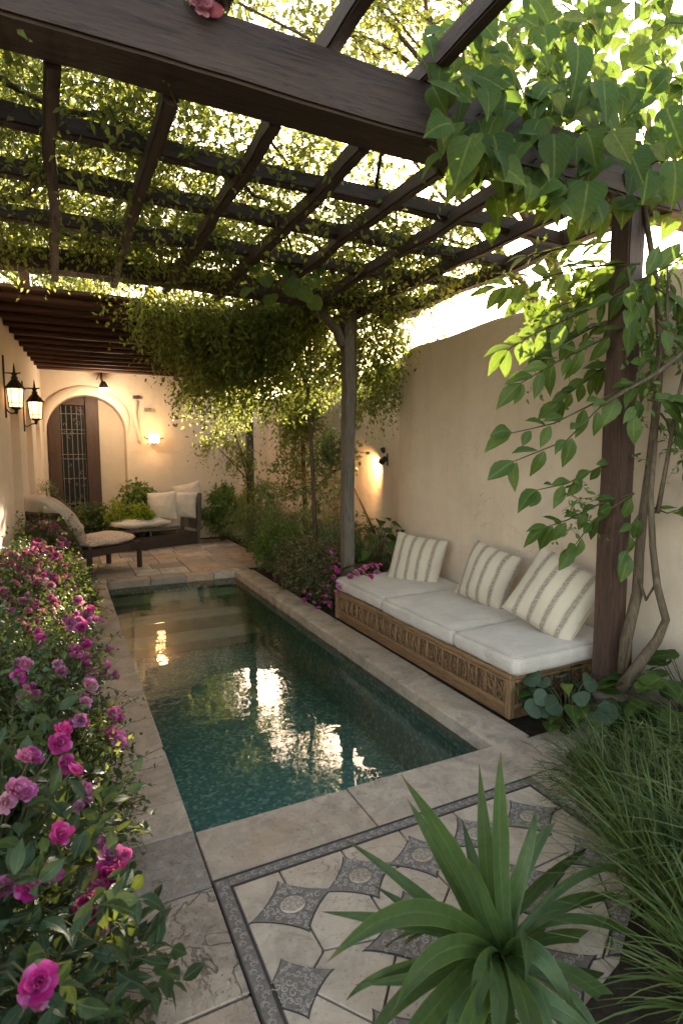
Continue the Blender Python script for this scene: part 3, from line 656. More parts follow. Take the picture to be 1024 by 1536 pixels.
# pillows
def pillow(name, c, size, th, rotM, mat, seed, label, cat='pillow', group=None, fringe=False, parent=None, aspect=1.0):
    n = 26; V = []; off = Vector((seed*5.3, seed*2.9, seed))
    def pt(u, v, s):
        x = u*(1-.075*(1-abs(u))*0 - .06*(1-v*v)); y = v*(1-.06*(1-u*u))
        h = max(0, (1-u**2))**.55*max(0, (1-v**2))**.55
        p = Vector((x*size/2, y*size/2*aspect, s*h*th/2))
        q = p*6+off; w = mn.noise(q)*.018+mn.noise(q*3)*.006
        # corner creases
        a = math.atan2(v, u); w += .006*sin(9*a+seed)*h**.3*(u*u+v*v)*.6
        p.z += w*s*min(1, h*3); p.y -= .02*(1-h)*abs(u)*0; return p
    bm = bmesh.new(); g = {}
    for s in (1, -1):
        for i in range(n+1):
            for j in range(n+1):
                u = -cos(pi*i/n)*.5+(-1+2*i/n)*.5; v = -cos(pi*j/n)*.5+(-1+2*j/n)*.5
                e = i in (0, n) or j in (0, n)
                if e and s == -1: g[(s, i, j)] = g[(1, i, j)]
                else: g[(s, i, j)] = bm.verts.new(pt(u, v, s))
        for i in range(n):
            for j in range(n):
                q = [g[(s, i, j)], g[(s, i+1, j)], g[(s, i+1, j+1)], g[(s, i, j+1)]]
                try: bm.faces.new(q if s == 1 else q[::-1])
                except ValueError: pass
    edge = [pt(u, v, 1) for u, v in [(-1+2*k/20, -1) for k in range(20)]+[(1, -1+2*k/20) for k in range(20)]+[(1-2*k/20, 1) for k in range(20)]+[(-1, 1-2*k/20) for k in range(21)]]
    me = bpy.data.meshes.new(name); bm.to_mesh(me); bm.free(); me.polygons.foreach_set('use_smooth', [True]*len(me.polygons)); me.materials.append(mat)
    o = bpy.data.objects.new(name, me); COL.objects.link(o); o.rotation_euler = rotM.to_euler()
    if parent: o.parent = parent; o.location = Vector(c)-wloc(parent)
    else: o.location = c; tag(o, label, cat, group)
    pb = MB(); pb.tube(edge, .004, 5)
    me2 = bpy.data.meshes.new('piping'); me2.from_pydata([tuple(v) for v in pb.v], [], pb.f); me2.materials.append(mat)
    po = bpy.data.objects.new('piping', me2); COL.objects.link(po); po.parent = o
    return o
def orient(nx, ny, lean, roll=0):
    """pillow: local Z = facing normal; face towards (nx,ny) leaning back by lean deg"""
    n = Vector((nx, ny, 0)).normalized(); n = (n*cos(radians(lean))+Vector((0, 0, 1))*sin(radians(lean))).normalized()
    up = (Vector((0, 0, 1))-n*n.z).normalized(); rt = up.cross(n)
    Mx = Matrix((rt, up, n)).transposed()
    return Mx @ Matrix.Rotation(radians(roll), 3, 'Z')
GP = 'striped pillows leaning on the wall'
pillow('striped_pillow', atx(624, 844, 2.98), .52, .2, orient(-1, -.75, 20, -7), M['stripeA'], 1, 'striped woven pillow farthest from the brown post, by the leafy plant', group=GP)
pillow('striped_pillow', atx(731, 864, 2.98), .47, .21, orient(-1, -.25, 16, -12), M['stripeB'], 2, 'striped woven pillow standing between the other two on the bench', group=GP)
pillow('striped_pillow', atx(831, 893, 2.9), .51, .23, orient(-1, -.55, 24, -24), M['stripeA'], 3, 'largest striped woven pillow, tilted on its corner by the brown post', group=GP)

# ------------------------------------------------------------------ chaise longue and daybed
def oriented(fr, u, w, z): return fr[0]+fr[1]*u+fr[2]*w+Vector((0, 0, z))
def obox(mb, fr, u0, u1, w0, w1, z0, z1, bev=.008, tilt=0, pivot=None):
    bm = bmesh.new(); bmesh.ops.create_cube(bm, size=1)
    for v in bm.verts: v.co = Vector(((u0+u1)/2+v.co.x*(u1-u0), (w0+w1)/2+v.co.y*(w1-w0), (z0+z1)/2+v.co.z*(z1-z0)))
    bmesh.ops.bevel(bm, geom=list(bm.edges), offset=bev, segments=2, affect='EDGES')
    if tilt:
        Rm = Matrix.Rotation(radians(tilt), 3, 'Y')
        for v in bm.verts: v.co = pivot+Rm @ (v.co-pivot)
    for v in bm.verts: v.co = oriented(fr, *v.co)
    return mb.bm(bm)
def ocushion(name, fr, c, size, tilt, mat, parent, seed, bulge=.03):
    """pillowy block; c centre (u,w,z), size (u,w,h), tilt about w axis"""
    n = 16; bm = bmesh.new(); bmesh.ops.create_cube(bm, size=2); bmesh.ops.subdivide_edges(bm, edges=list(bm.edges), cuts=n, use_grid_fill=True)
    Rm = Matrix.Rotation(radians(tilt), 3, 'Y'); off = Vector((seed*4, seed*9, 1))
    for v in bm.verts:
        u, w, s = v.co; p = 3.2
        k = (abs(u)**p+abs(w)**p+abs(s)**p)**(1/p); m_ = max(abs(u), abs(w), abs(s)); d = v.co*(m_/k)
        P = Vector((d.x*size[0]/2, d.y*size[1]/2, d.z*size[2]/2*(1-.35*max(abs(u), abs(w))**3)))
        q = P*6+off; P += Vector((mn.noise(q), mn.noise(q+Vector((3, 0, 0))), mn.noise(q+Vector((0, 3, 0)))))*.018
        P = Rm @ P+Vector(c); v.co = oriented(fr, *P)
    o = MB().bm(bm).build(name, mat, parent, True); pts = []
    for k in range(41):
        a = 2*pi*k/40; ca, sa = cos(a), sin(a); q = 1/(abs(ca)**3.2+abs(sa)**3.2)**(1/3.2)
        P = Rm @ Vector((ca*q*size[0]/2*1.0, sa*q*size[1]/2*1.0, 0)) if size[2] < size[0] else Rm @ Vector((0, ca*q*size[1]/2, sa*q*size[2]/2*.98)); pts.append(oriented(fr, *(P+Vector(c))))
    MB().tube(pts, .006, 5).build('piping', mat, o, True); return o
th = radians(38); A = Vector((cos(th), sin(th), 0)); B = Vector((-sin(th), cos(th), 0))
ch = thing('chaise_longue', (.6, 8.3, 0), 'low dark wood chaise with rumpled peach cushions beside the pink shrubs', 'lounge chair')
fr = (Vector((.98, 8.38, 0)), A, B)   # near foot corner is origin, chair extends to -u and +w
b = MB(); obox(b, fr, -.98, .0, 0, .045, .27, .37); obox(b, fr, -.98, .0, .6, .645, .27, .37); obox(b, fr, -.045, 0, .046, .6, .27, .37); obox(b, fr, -.98, -.05, .046, .6, .33, .36)
b.build('frame', M['beam_x'], ch)
for (u, w) in ((-.06, -.003), (-.06, .6), (-.9, -.003), (-.9, .6)): b = MB(); obox(b, fr, u, u+.062, w, w+.052, 0, .375 if u > -.5 else .4); b.build('leg', M['beam_z'], ch)
b = MB(); obox(b, fr, -1.0, -.94, .0, .645, .3, .98, .01, -32, Vector((-.95, 0, .34))); b.build('back_frame', M['beam_z'], ch)
ocushion('seat_cushion', fr, (-.42, .32, .43), (.88, .64, .17), 0, M['peach'], ch, 1)
ocushion('back_cushion', fr, (-1.05, .32, .76), (.17, .6, .80), -38, M['peach'], ch, 2)
ocushion('back_cushion', fr, (-1.2, .32, .88), (.15, .58, .56), -44, M['cream'], ch, 3)
ocushion('arm_bolster', fr, (-.66, .66, .56), (.46, .17, .22), -6, M['peach'], ch, 4)
fr = (Vector((1.12, 9.84, 0)), Vector((.95, .31, 0)).normalized(), Vector((-.31, .95, 0)).normalized())
db = thing('daybed', (1.6, 10.2, 0), 'dark wooden daybed with pale pillows against its back post near the rear wall', 'daybed')
b = MB(); obox(b, fr, -.05, 1.12, 0, .05, .0, .21); obox(b, fr, -.05, 1.12, .55, .6, .0, .21); obox(b, fr, -.05, .0, .05, .55, 0, .21); obox(b, fr, .0, 1.1, .05, .55, .17, .2); b.build('base', M['beam_x'], db)
b = MB(); obox(b, fr, -.3, .75, .02, .06, .3, .345); obox(b, fr, -.3, .75, .5, .54, .3, .345); b.build('rail', M['grey_x'], db)
for u in (-.28, .2, .68): b = MB(); obox(b, fr, u, u+.035, .03, .06, .0 if u < 0 else .21, .3); b.build('leg', M['grey_z'], db)
for w in (-.01, .55): b = MB(); obox(b, fr, 1.05, 1.12, w, w+.06, .0, .9, .012, 4, Vector((1.08, 0, 0))); b.build('back_post', M['grey_z'], db)
b = MB(); obox(b, fr, 1.07, 1.1, .05, .55, .25, .84, .008, 4, Vector((1.08, 0, 0))); b.build('backrest', M['grey_z'], db)
ocushion('seat_cushion', fr, (.17, .28, .42), (1.0, .6, .17), 0, M['cream'], db, 5)
GC = 'pale pillows on the daybed'
pillow('pillow', aty(243, 759, 10.2), .5, .17, orient(-.35, -1, 18, 4), M['cream'], 5, 'pale square pillow leaning leftmost on the daybed', group=GC)
pillow('pillow', aty(275, 757, 10.25), .46, .16, orient(-.1, -1, 16, -6), M['cream'], 6, 'pale grey-cream pillow leaning against the daybed back post', group=GC)
pillow('pillow', aty(283, 745, 10.42), .5, .16, orient(-.5, -1, 15, 14), M['linen'], 7, 'frilled whitish pillow propped behind the other daybed pillows', group=GC)

# ------------------------------------------------------------------ lamps
def lantern(c, s, label, wallp):
    L = thing('wall_lantern', c, label, 'lantern', 'iron lanterns on the arcade wall')
    x, y, z = c; n = 6
    rf = MB().lathe([(.155*s, z+.19*s), (.15*s, z+.2*s), (.11*s, z+.26*s), (.055*s, z+.33*s), (.045*s, z+.35*s)], x, y, n).build('roof', M['iron'], L)
    MB().lathe([(.045*s, z+.352*s), (.055*s, z+.37*s), (.03*s, z+.4*s), (.05*s, z+.43*s), (.02*s, z+.46*s), (.015*s, z+.52*s), (.004*s, z+.6*s)], x, y, 10).build('finial', M['iron'], rf, True)
    b = MB()
    for k in range(n):
        a = 2*pi*k/n; b.tube([(x+.098*s*cos(a), y+.098*s*sin(a), z-.11*s), (x+.125*s*cos(a), y+.125*s*sin(a), z+.19*s)], .008*s, 5)
    for zz, r_ in ((-.11, .102), (-.04, .108)):
        b.tube([(x+r_*s*cos(2*pi*k/n), y+r_*s*sin(2*pi*k/n), z+zz*s) for k in range(n+1)], .007*s, 5, False)
    b.build('frame', M['iron'], L)
    MB().lathe([(.088*s, z-.105*s), (.113*s, z+.188*s)], x, y, n).build('glass', M['lampglass'], L)
    MB().lathe([(.105*s, z-.112*s), (.06*s, z-.135*s), (.025*s, z-.16*s), (.03*s, z-.19*s), (.01*s, z-.22*s)], x, y, 10).build('base', M['iron'], L, True)
    b = MB(); w = Vector(wallp)
    b.tube([w+Vector((0, 0, -.12)), w+Vector((.03, 0, -.16)), (x-.05, y, z-.21*s), (x, y, z-.2*s)], .012*s, 6)
    b.tube([w+Vector((0, 0, .3)), (x-.09, y, z+.44*s), (x, y, z+.44*s), (x+.06, y, z+.45*s)], .012*s, 6)
    b.box(w.x-.01, w.x+.012, w.y-.04, w.y+.04, w.z-.22, w.z+.42, .004); b.build('bracket', M['iron'], L, True)
    return L
def wall_x(y): return -.24-(11-y)*.061
lantern(tuple(aty(24, 601, 6.95)), .64, 'black iron lantern nearer the pool, hanging on the arcade wall', (wall_x(6.95), 6.95, 2.19))
lantern(tuple(aty(54, 619, 8.45)), .7, 'black iron lantern closer to the door niche on the arcade wall', (wall_x(8.45), 8.45, 2.1))
sc_ = aty(231, 657, YB-.1)
L = thing('wall_sconce', sc_, 'small lit glass sconce glowing on the back wall', 'wall lamp'); x, y, z = sc_
for dx in (-.065, 0, .065): MB().lathe([(.03, z-.09), (.034, z), (.03, z+.09)], x+dx, y, 10).build('glass', M['sconceglass'], L, True)
b = MB(); b.box(x-.11, x+.11, y-.035, y+.06, z-.105, z-.092, .003)
for dx in (-.1, -.033, .033, .1): b.box(x+dx-.005, x+dx+.005, y-.04, y-.03, z-.09, z+.1, .001)
b.tube([(x-.1, y, z-.02), (x-.15, y, z+.0), (x-.17, y, z+.04)], .01, 5).tube([(x+.1, y, z-.02), (x+.17, y, z)], .008, 5); b.box(x-.05, x+.05, y+.06, YB-.0, z-.1, z+.1, .004); b.build('frame', M['iron'], L)
def spot(name, loc, aim, power, size, col, parent):
    l = bpy.data.lights.new(name, 'SPOT'); l.energy = power; l.spot_size = radians(size); l.spot_blend = .8; l.color = col; l.shadow_soft_size = .03
    o = bpy.data.objects.new(name, l); COL.objects.link(o); o.location = Vector(loc)-wloc(parent); o.parent = parent
    o.rotation_euler = (Vector(aim)-Vector(loc)).to_track_quat('-Z', 'Y').to_euler(); return o
def point(name, loc, power, col, parent, r_=.04):
    l = bpy.data.lights.new(name, 'POINT'); l.energy = power; l.color = col; l.shadow_soft_size = r_
    o = bpy.data.objects.new(name, l); COL.objects.link(o); o.location = Vector(loc)-wloc(parent); o.parent = parent; return o
WARM = (1, .55, .22)
point('sconce_light', (x, y-.16, z+.2), .9, WARM, L, .08); point('sconce_light', (x, y-.16, z-.26), .5, WARM, L, .08)
p = aty(155, 566, YB-.35)
L = thing('ceiling_spotlight', (p.x, p.y, 2.97), 'small ceiling spotlight under the slatted roof above the door niche', 'spotlight')
b = MB(); b.tube([(p.x-.03, p.y, 2.98), (p.x-.03, p.y, 2.86), (p.x-.01, p.y, 2.8)], .018, 8); b.tube([(p.x-.05, p.y, 2.97), (p.x-.09, p.y, 2.88), (p.x-.11, p.y, 2.84)], .006, 5); b.build('arm', M['iron'], L, True)
b = MB(); b.lathe([(.025, 2.82), (.05, 2.79), (.075, 2.73), (.085, 2.70)], p.x, p.y, 12); shd = b.build('shade', M['iron'], L, True)
b = MB()
for k in range(5): b.lathe([(.01, 2.668), (.018, 2.68), (.016, 2.70)], p.x-.06+.03*k, p.y-.04, 8)
b.build('bulb', M['bulb'], shd, True)
point('spot_light', (p.x, p.y-.3, 2.45), 8, (1, .76, .52), L, .1)
sx = XF-.06; p = Vector((sx, 6.05*XF/3.6-.05, 1.52))
L = thing('wall_spotlight', (XF, p.y, p.z), 'tiny dark wall spotlight on the garden wall beside the slim post', 'spotlight')
b = MB(); b.box(XF-.02, XF, p.y-.04, p.y+.04, p.z-.08, p.z+.08, .004); b.build('back_plate', M['iron'], L)
b = MB(); b.tube([(XF-.02, p.y, p.z), (XF-.07, p.y+.01, p.z)], .015, 6); b.tube([(XF-.09, p.y-.05, p.z+.02), (XF-.085, p.y+.05, p.z-.03)], [.03, .045], 10); b.tube([(XF-.08, p.y, p.z+.09), (XF-.08, p.y+.03, p.z+.14)], [.02, .035], 10); b.build('head', M['iron'], L, True)
spot('spot_light', (XF-.14, p.y+.16, p.z-.02), (XF+.05, p.y+.75, p.z-.35), 11, 120, WARM, L)
for k, (px_, py_, s_) in enumerate(((205, 596, .05), (222, 615, .06))):
    q = aty(px_, py_, YB-.03)
    L = thing('wall_vent', q, ('small dark bracket on the back wall above the other vent, upper of two' if k == 0 else 'small plaster vent box on the back wall just above the lit sconce'), 'vent')
    MB().box(q.x-s_*1.3, q.x+s_*1.3, q.y-.02, YB-.001, q.z-s_*.6, q.z+s_*.6, .006).build('housing', M['grey_x'] if k == 0 else M['house'], L)
    b = MB()
    for j in range(3): b.box(q.x-s_, q.x+s_, q.y-.026, q.y-.018, q.z-s_*.4+j*s_*.35, q.z-s_*.4+j*s_*.35+.008, .001)
    b.build('slat', M['iron'], L)

# ------------------------------------------------------------------ plants
def leaf_tpl(prof, fold=.25, droop=.25, cup=0.0):
    """prof: list of (t, halfwidth) along unit length; returns verts (x side, y along, z up), quads"""
    V = []; Fq = []
    for t_, w_ in prof:
        z = -droop*t_*t_
        V += [(-w_, t_, z+fold*w_), (0, t_, z), (w_, t_, z+fold*w_)]
    for i in range(len(prof)-1):
        a = 3*i; Fq += [(a, a+1, a+4, a+3), (a+1, a+2, a+5, a+4)]
    return np.array(V, np.float32), np.array(Fq, np.int32)
T_SMALL = leaf_tpl([(0, .02), (.4, .3), (1, .03)], .35, .2)
T_OVAL = leaf_tpl([(0, .03), (.25, .24), (.6, .27), (1, .02)], .3, .3)
T_NARROW = leaf_tpl([(0, .02), (.35, .1), (1, .01)], .3, .35)
T_MID = leaf_tpl([(0, .02), (.12, .12), (.3, .23), (.5, .26), (.7, .2), (.87, .09), (1, .005)], .3, .3)
T_HEART = leaf_tpl([(-.06, .16), (0.02, .32), (.12, .42), (.28, .46), (.45, .42), (.62, .31), (.78, .18), (.9, .07), (1.02, .004)], .22, .38)
T_ROUND = leaf_tpl([(-.05, .18), (.05, .38), (.25, .5), (.5, .52), (.75, .42), (.92, .22), (1, .03)], .15, .2)
def norm(a): return a/np.maximum(np.linalg.norm(a, axis=-1, keepdims=True), 1e-8)
def leaf_arrays(tpl, P, D, N, S):
    V, Fq = tpl; n = len(P); D = norm(D); X = norm(np.cross(D, N)); Z = np.cross(X, D)
    S = np.asarray(S, np.float32).reshape(-1, 1, 1)
    # every leaf gets its own curl, twist and width
    k = len(V); big = k > 12
    wv = (.85+.3*RNG.random((n, 1, 1))); cu = RNG.normal(size=(n, 1, 1))*(.18 if big else .1); tw = RNG.normal(size=(n, 1, 1))*(.35 if big else .1); sk = RNG.normal(size=(n, 1, 1))*(.12 if big else .05)
    vx = V[None, :, 0:1]*wv+sk*V[None, :, 1:2]**2; vy = V[None, :, 1:2]; vz = V[None, :, 2:3]-cu*vy**2+tw*V[None, :, 0:1]*vy
    if big: vz = vz+.035*np.sin(vy*9+6.28*RNG.random((n, 1, 1)))*np.abs(V[None, :, 0:1])*2
    W = P[:, None, :]+S*(vx*X[:, None, :]+vy*D[:, None, :]+vz*Z[:, None, :])
    Fc = Fq[None]+(np.arange(n)*len(V))[:, None, None]
    return W.reshape(-1, 3), Fc.reshape(-1, 4).astype(np.int32)
def put_leaves(name, tpl, P, D, N, S, mat, parent, smooth=True):
    P = np.asarray(P, np.float32)
    V, Fc = leaf_arrays(tpl, P, np.asarray(D), np.asarray(N), S); o = mk(name, V, Fc, mat, parent, smooth)
    if len(tpl[0]) > 12:
        uv = o.data.uv_layers.new(name='leaf'); t2 = np.tile(tpl[0][:, :2], (len(P), 1))
        uv.data.foreach_set('uv', t2[Fc.ravel()].astype(np.float32).ravel())
    return o
def ell(c, r, n, hollow=.5):
    v = norm(RNG.normal(size=(n, 3))); return np.array(c)+v*(RNG.random((n, 1))**hollow)*np.array(r)
def tubes_np(paths, r0, r1):
    """paths (n,k,3) thin 3-sided stems"""
    n, k, _ = paths.shape; t_ = np.gradient(paths, axis=1); t_ = norm(t_)
    a = norm(np.cross(t_, np.array([.3, .2, 1.]))); b_ = np.cross(t_, a)
    rr = np.linspace(r0, r1, k)[None, :, None, None]
    ang = np.array([0, 2.094, 4.189]); ring = a[:, :, None, :]*np.cos(ang)[None, None, :, None]+b_[:, :, None, :]*np.sin(ang)[None, None, :, None]
    V = paths[:, :, None, :]+ring*rr
    idx = np.arange(n*k*3).reshape(n, k, 3); q = idx[:, :-1]; q2 = idx[:, 1:]
    Fc = np.stack([q, np.roll(q, -1, 2), np.roll(q2, -1, 2), q2], -1).reshape(-1, 4)
    return V.reshape(-1, 3), Fc.astype(np.int32)
def twigs(starts, dirs, L, K, droop, curl=.25):
    n = len(starts); t_ = np.linspace(0, 1, K)[None, :, None]; dirs = norm(dirs)
    L = (L*(.6+.8*RNG.random((n, 1, 1)))); side = norm(RNG.normal(size=(n, 1, 3)))*curl
    P = starts[:, None, :]+dirs[:, None, :]*L*t_+side*L*t_*t_*.6
    P[:, :, 2] -= (droop*L*t_*t_)[:, :, 0]; return P
def foliage(parent, mat, starts, dirs, L=.3, K=7, size=.05, tpl=T_SMALL, droop=.3, stem=.0022, spread=.9, name='foliage', per=1, svar=.35, stemmat=None, up=.6):
    P = twigs(starts, dirs, L, K+1, droop); t_ = norm(np.gradient(P, axis=1))
    if stem:
        V, Fc = tubes_np(P[:, ::max(1, K//3)], stem, stem*.4); mk('twigs', V, Fc, stemmat or M['twig'], parent)['kind'] = 'stuff'
    A_ = []; D_ = []
    for rep in range(per):
        Q = P[:, 1:].reshape(-1, 3); T = t_[:, 1:].reshape(-1, 3); rnd = norm(RNG.normal(size=T.shape))
        d = T*.55+rnd*spread; A_.append(Q+rnd*size*.15); D_.append(d)
    Q = np.concatenate(A_); d = np.concatenate(D_)
    N_ = norm(np.array([0, 0, up])+RNG.normal(size=d.shape)*.45)
    S = size*(1-svar+2*svar*RNG.random(len(Q)))
    return put_leaves(name, tpl, Q.astype(np.float32), d, N_, S, mat, parent)
def clumped(c, r, nc, per, sig, hollow=.6):
    C_ = ell(c, r, nc, hollow); return (C_[:, None, :]+RNG.normal(size=(nc, per, 3))*sig).reshape(-1, 3), np.repeat(C_, per, 0)
def shrub(name, label, cat, c, r, mat, nc=60, per=14, sig=.06, L=.14, K=6, size=.03, tpl=T_SMALL, droop=.2, group=None, stems=10, hollow=.45, up=.6, upd=.4):
    base = Vector((c[0], c[1], 0)); t = thing(name, base, label, cat, group)
    S_, C_ = clumped(c, r, nc, per, sig, hollow)
    S_[:, 2] = np.maximum(S_[:, 2], .02)
    d = norm(S_-np.array(c))+RNG.normal(size=S_.shape)*.5+np.array([0, 0, upd])
    foliage(t, mat, S_, d, L, K, size, tpl, droop, up=up)
    b = MB()
    for k in range(stems):
        e = C_[RNG.integers(len(C_))]; a = Vector((c[0]+R(-.3, .3)*r[0], c[1]+R(-.3, .3)*r[1], -.03)); m_ = a.lerp(Vector(e), .5)+Vector((R(-.05, .05), R(-.05, .05), .03))
        b.tube([a, m_, Vector(e)], [.009, .006, .003], 5)
    b.build('stem', M['bark'], t, True)
    return t
# blossoms
def rosette(seed, layers=((8, 1.0, .05), (9, .88, .4), (8, .7, .75), (7, .52, 1.05), (6, .34, 1.3))):
    rg = random.Random(seed); V = []; Fc = []
    for (n, r_, el) in layers:
        for k in range(n):
            a = 2*pi*k/n+rg.uniform(-.25, .25); e = el+rg.uniform(-.15, .15); w_ = r_*rg.uniform(.62, .85); L = r_*rg.uniform(.85, 1.1)
            d = Vector((cos(a)*cos(e), sin(a)*cos(e), sin(e))); s = Vector((-sin(a), cos(a), 0)); u = s.cross(d)*-1
            i0 = len(V)
            for i, t_ in enumerate((0, .4, .75, 1.0)):
                for j in (-1, -.4, .4, 1):
                    ww = w_*(.3, .85, 1.0, .78)[i]*.5; ruff = rg.uniform(-.08, .08)*(i > 1)
                    p = d*L*(t_-(.13*(abs(j) > .5) if i == 3 else 0))+s*j*ww+u*(.28*t_*t_*L-.10*abs(j)*t_*0+ruff+.12*abs(j)*t_)
                    V.append(p*.5)
            for i in range(3):
                for j in range(3): a_ = i0+i*4+j; Fc.append((a_, a_+1, a_+5, a_+4))
    return V, Fc
ROS = []
for sd_ in range(4):
    V, Fc = rosette(sd_); me = bpy.data.meshes.new('blossom'); me.from_pydata([tuple(v) for v in V], [], Fc); me.polygons.foreach_set('use_smooth', [True]*len(me.polygons)); me.materials.append(M['petal']); ROS.append(me)
ROSP = []
for me in ROS[:2]: m2 = me.copy(); m2.materials.clear(); m2.materials.append(M['petal_pale']); ROSP.append(m2)
def blossom(parent, p, size, nd=None, pale=False):
    o = bpy.data.objects.new('blossom', random.choice(ROSP if pale else ROS)); COL.objects.link(o); o.parent = parent; o.location = Vector(p)-wloc(parent)
    nd = Vector(nd) if nd is not None else Vector((R(-.3, .8), R(-1, .1), R(.2, 1)))
    o.rotation_mode = 'QUATERNION'; o.rotation_quaternion = nd.to_track_quat('Z', 'Y') @ Matrix.Rotation(R(0, 6), 3, 'Z').to_quaternion()
    o.scale = (size,)*3; return o
def bstem(parent, pts):
    for p, q in pts: MB().tube([q, (Vector(p)+Vector(q))*.5+Vector((0, 0, .03)), p], [.004, .003, .0025], 4).build('flower_stem', M['twig'], parent)

random.seed(31)
# ---- left flower bed
def flower_shrub(label, c, r, fl, size, mat, nc, per, lsize, tpl, auto=0, pale=.1, L=.14, K=6, sig=.06, name='flowering_shrub', group='pink flowering shrubs left of the pool', fdir=None, upd=.4):
    t = shrub(name, label, 'shrub', c, r, mat, nc, per, sig, L, K, lsize, tpl, group=group, upd=upd)
    st = []
    for p in fl:
        s_ = size*R(.8, 1.15); blossom(t, p, s_, fdir, random.random() < pale*.6)
        inner = Vector(c)+(Vector(p)-Vector(c))*.55; st.append((p, inner))
        for q in range(random.choice((0, 1, 2))): blossom(t, Vector(p)+Vector((R(-1, 1), R(-1, 1), R(-1, .6)))*size*.55, s_*R(.4, .8), None, random.random() < pale)
    for k in range(auto):
        a = R(-pi*.75, pi*.5); e = R(.05, 1.3)
        p = Vector((c[0]+r[0]*1.08*cos(a)*cos(e), c[1]+r[1]*1.08*sin(a)*cos(e), c[2]+r[2]*1.08*sin(e)))
        cl = random.choice((1, 1, 2, 3, 4)); pl = random.random() < pale
        for q in range(cl): blossom(t, p+Vector((R(-1, 1), R(-1, 1), R(-1, .6)))*size*.75*(q > 0), size*R(.45, 1.1), None, pl)
        st.append((p, Vector(c)+(p-Vector(c))*.6))
    bstem(t, st); return t
near = [((88, 1115), .72), ((47, 1137), .7), ((95, 1145), .68), ((108, 1158), .66), ((125, 1190), .6), ((24, 1187), .66), ((90, 1253), .62), ((78, 1307), .6), ((152, 1245), .45), ((160, 1262), .43), ((167, 1287), .42), ((166, 1308), .40), ((154, 1318), .40), ((149, 1338), .38), ((133, 1362), .4), ((145, 1393), .33), ((42, 1330), .6), ((3, 1335), .6), ((58, 1478), .62), ((44, 1497), .6)]
flower_shrub('nearest pink peony-like shrub with large leaves at the lower left corner', (-.30, 1.66, .30), (.36, .62, .36),
             [atz(*p, z) for p, z in near], .074, M['leaf_rose'], 120, 7, .058, T_MID, 0, .12, .16, 5, .07, fdir=None)
mid = [((115, 900), .72), ((135, 915), .68), ((122, 942), .68), ((142, 930), .62), ((105, 935), .75), ((130, 968), .62), ((112, 975), .7), ((160, 975), .5), ((172, 1013), .5), ((128, 998), .6), ((135, 1030), .6), ((158, 1000), .5), ((127, 1055), .55), ((122, 1080), .55), ((168, 1070), .42), ((178, 1078), .4), ((168, 1102), .4), ((180, 1115), .37), ((33, 918), .95), ((20, 945), .95), ((50, 965), .9), ((75, 930), .85), ((88, 985), .8), ((95, 910), .82)]
flower_shrub('dense dark green shrub edged with magenta blossoms, second from the camera', (-.34, 3.0, .32), (.42, .8, .42),
             [atz(p[0]+R(-6, 4)*(j > 0), p[1]+R(-10, 10)*(j > 0), z-.02*j) for p, z in mid[:18] for j in (0, 1)], .066, M['leaf_dark'], 330, 12, .026, T_SMALL, 12, .1, .15, 7, .06)
flower_shrub('bushy shrub smothered in magenta and lilac blossoms in the middle of the bed', (-.32, 4.3, .36), (.40, .75, .42),
             [], .066, M['leaf_dark'], 210, 12, .027, T_SMALL, 70, .35, .15, 7, .06)
flower_shrub('shrub heavy with pink blossom clusters at the foot of the arcade wall', (-.32, 5.4, .38), (.36, .55, .42),
             [], .07, M['leaf_dark'], 150, 12, .028, T_SMALL, 60, .3, .15, 7, .06)
shrub('box_shrub', 'trimmed light green leafy shrub beside the chaise and pool corner', 'shrub', (-.03, 5.75, .28), (.22, .45, .30), M['leaf_box'], 110, 14, .05, .1, 6, .026, T_OVAL)
flower_shrub('tall shrub with pale pink and coral flowers behind the chaise back', (-.22, 7.0, .42), (.27, .62, .42),
             [], .085, M['leaf_dark'], 110, 12, .032, T_SMALL, 26, .6, .14, 6, .06)
t = flower_shrub('small spiky shrub with coral tinted flowers against the arcade wall', (-.32, 8.3, .5), (.2, .45, .32), [], .06, M['leaf_box'], 50, 10, .04, T_NARROW, 10, .8)
t = thing('sapling', (-.2, 9.6, 0), 'thin green sapling standing by the far end of the arcade wall', 'plant')
s_ = ell((-.2, 9.6, 1.0), (.16, .16, .14), 22); foliage(t, M['leaf_fern'], s_, norm(s_-np.array((-.2, 9.6, .85))), .12, 6, .06, T_NARROW)
MB().tube([(-.2, 9.6, 0), (-.21, 9.6, .5), (-.2, 9.6, 1.0)], [.012, .009, .005], 6).build('stem', M['bark'], t, True)
# spill of fine twigs over the paving
shrub('trailing_plant', 'thin trailing green plant spilling over the coping at the pool edge', 'plant', (.03, 2.55, .2), (.12, .42, .2), M['leaf_box'], 50, 9, .04, .14, 6, .024, T_SMALL)

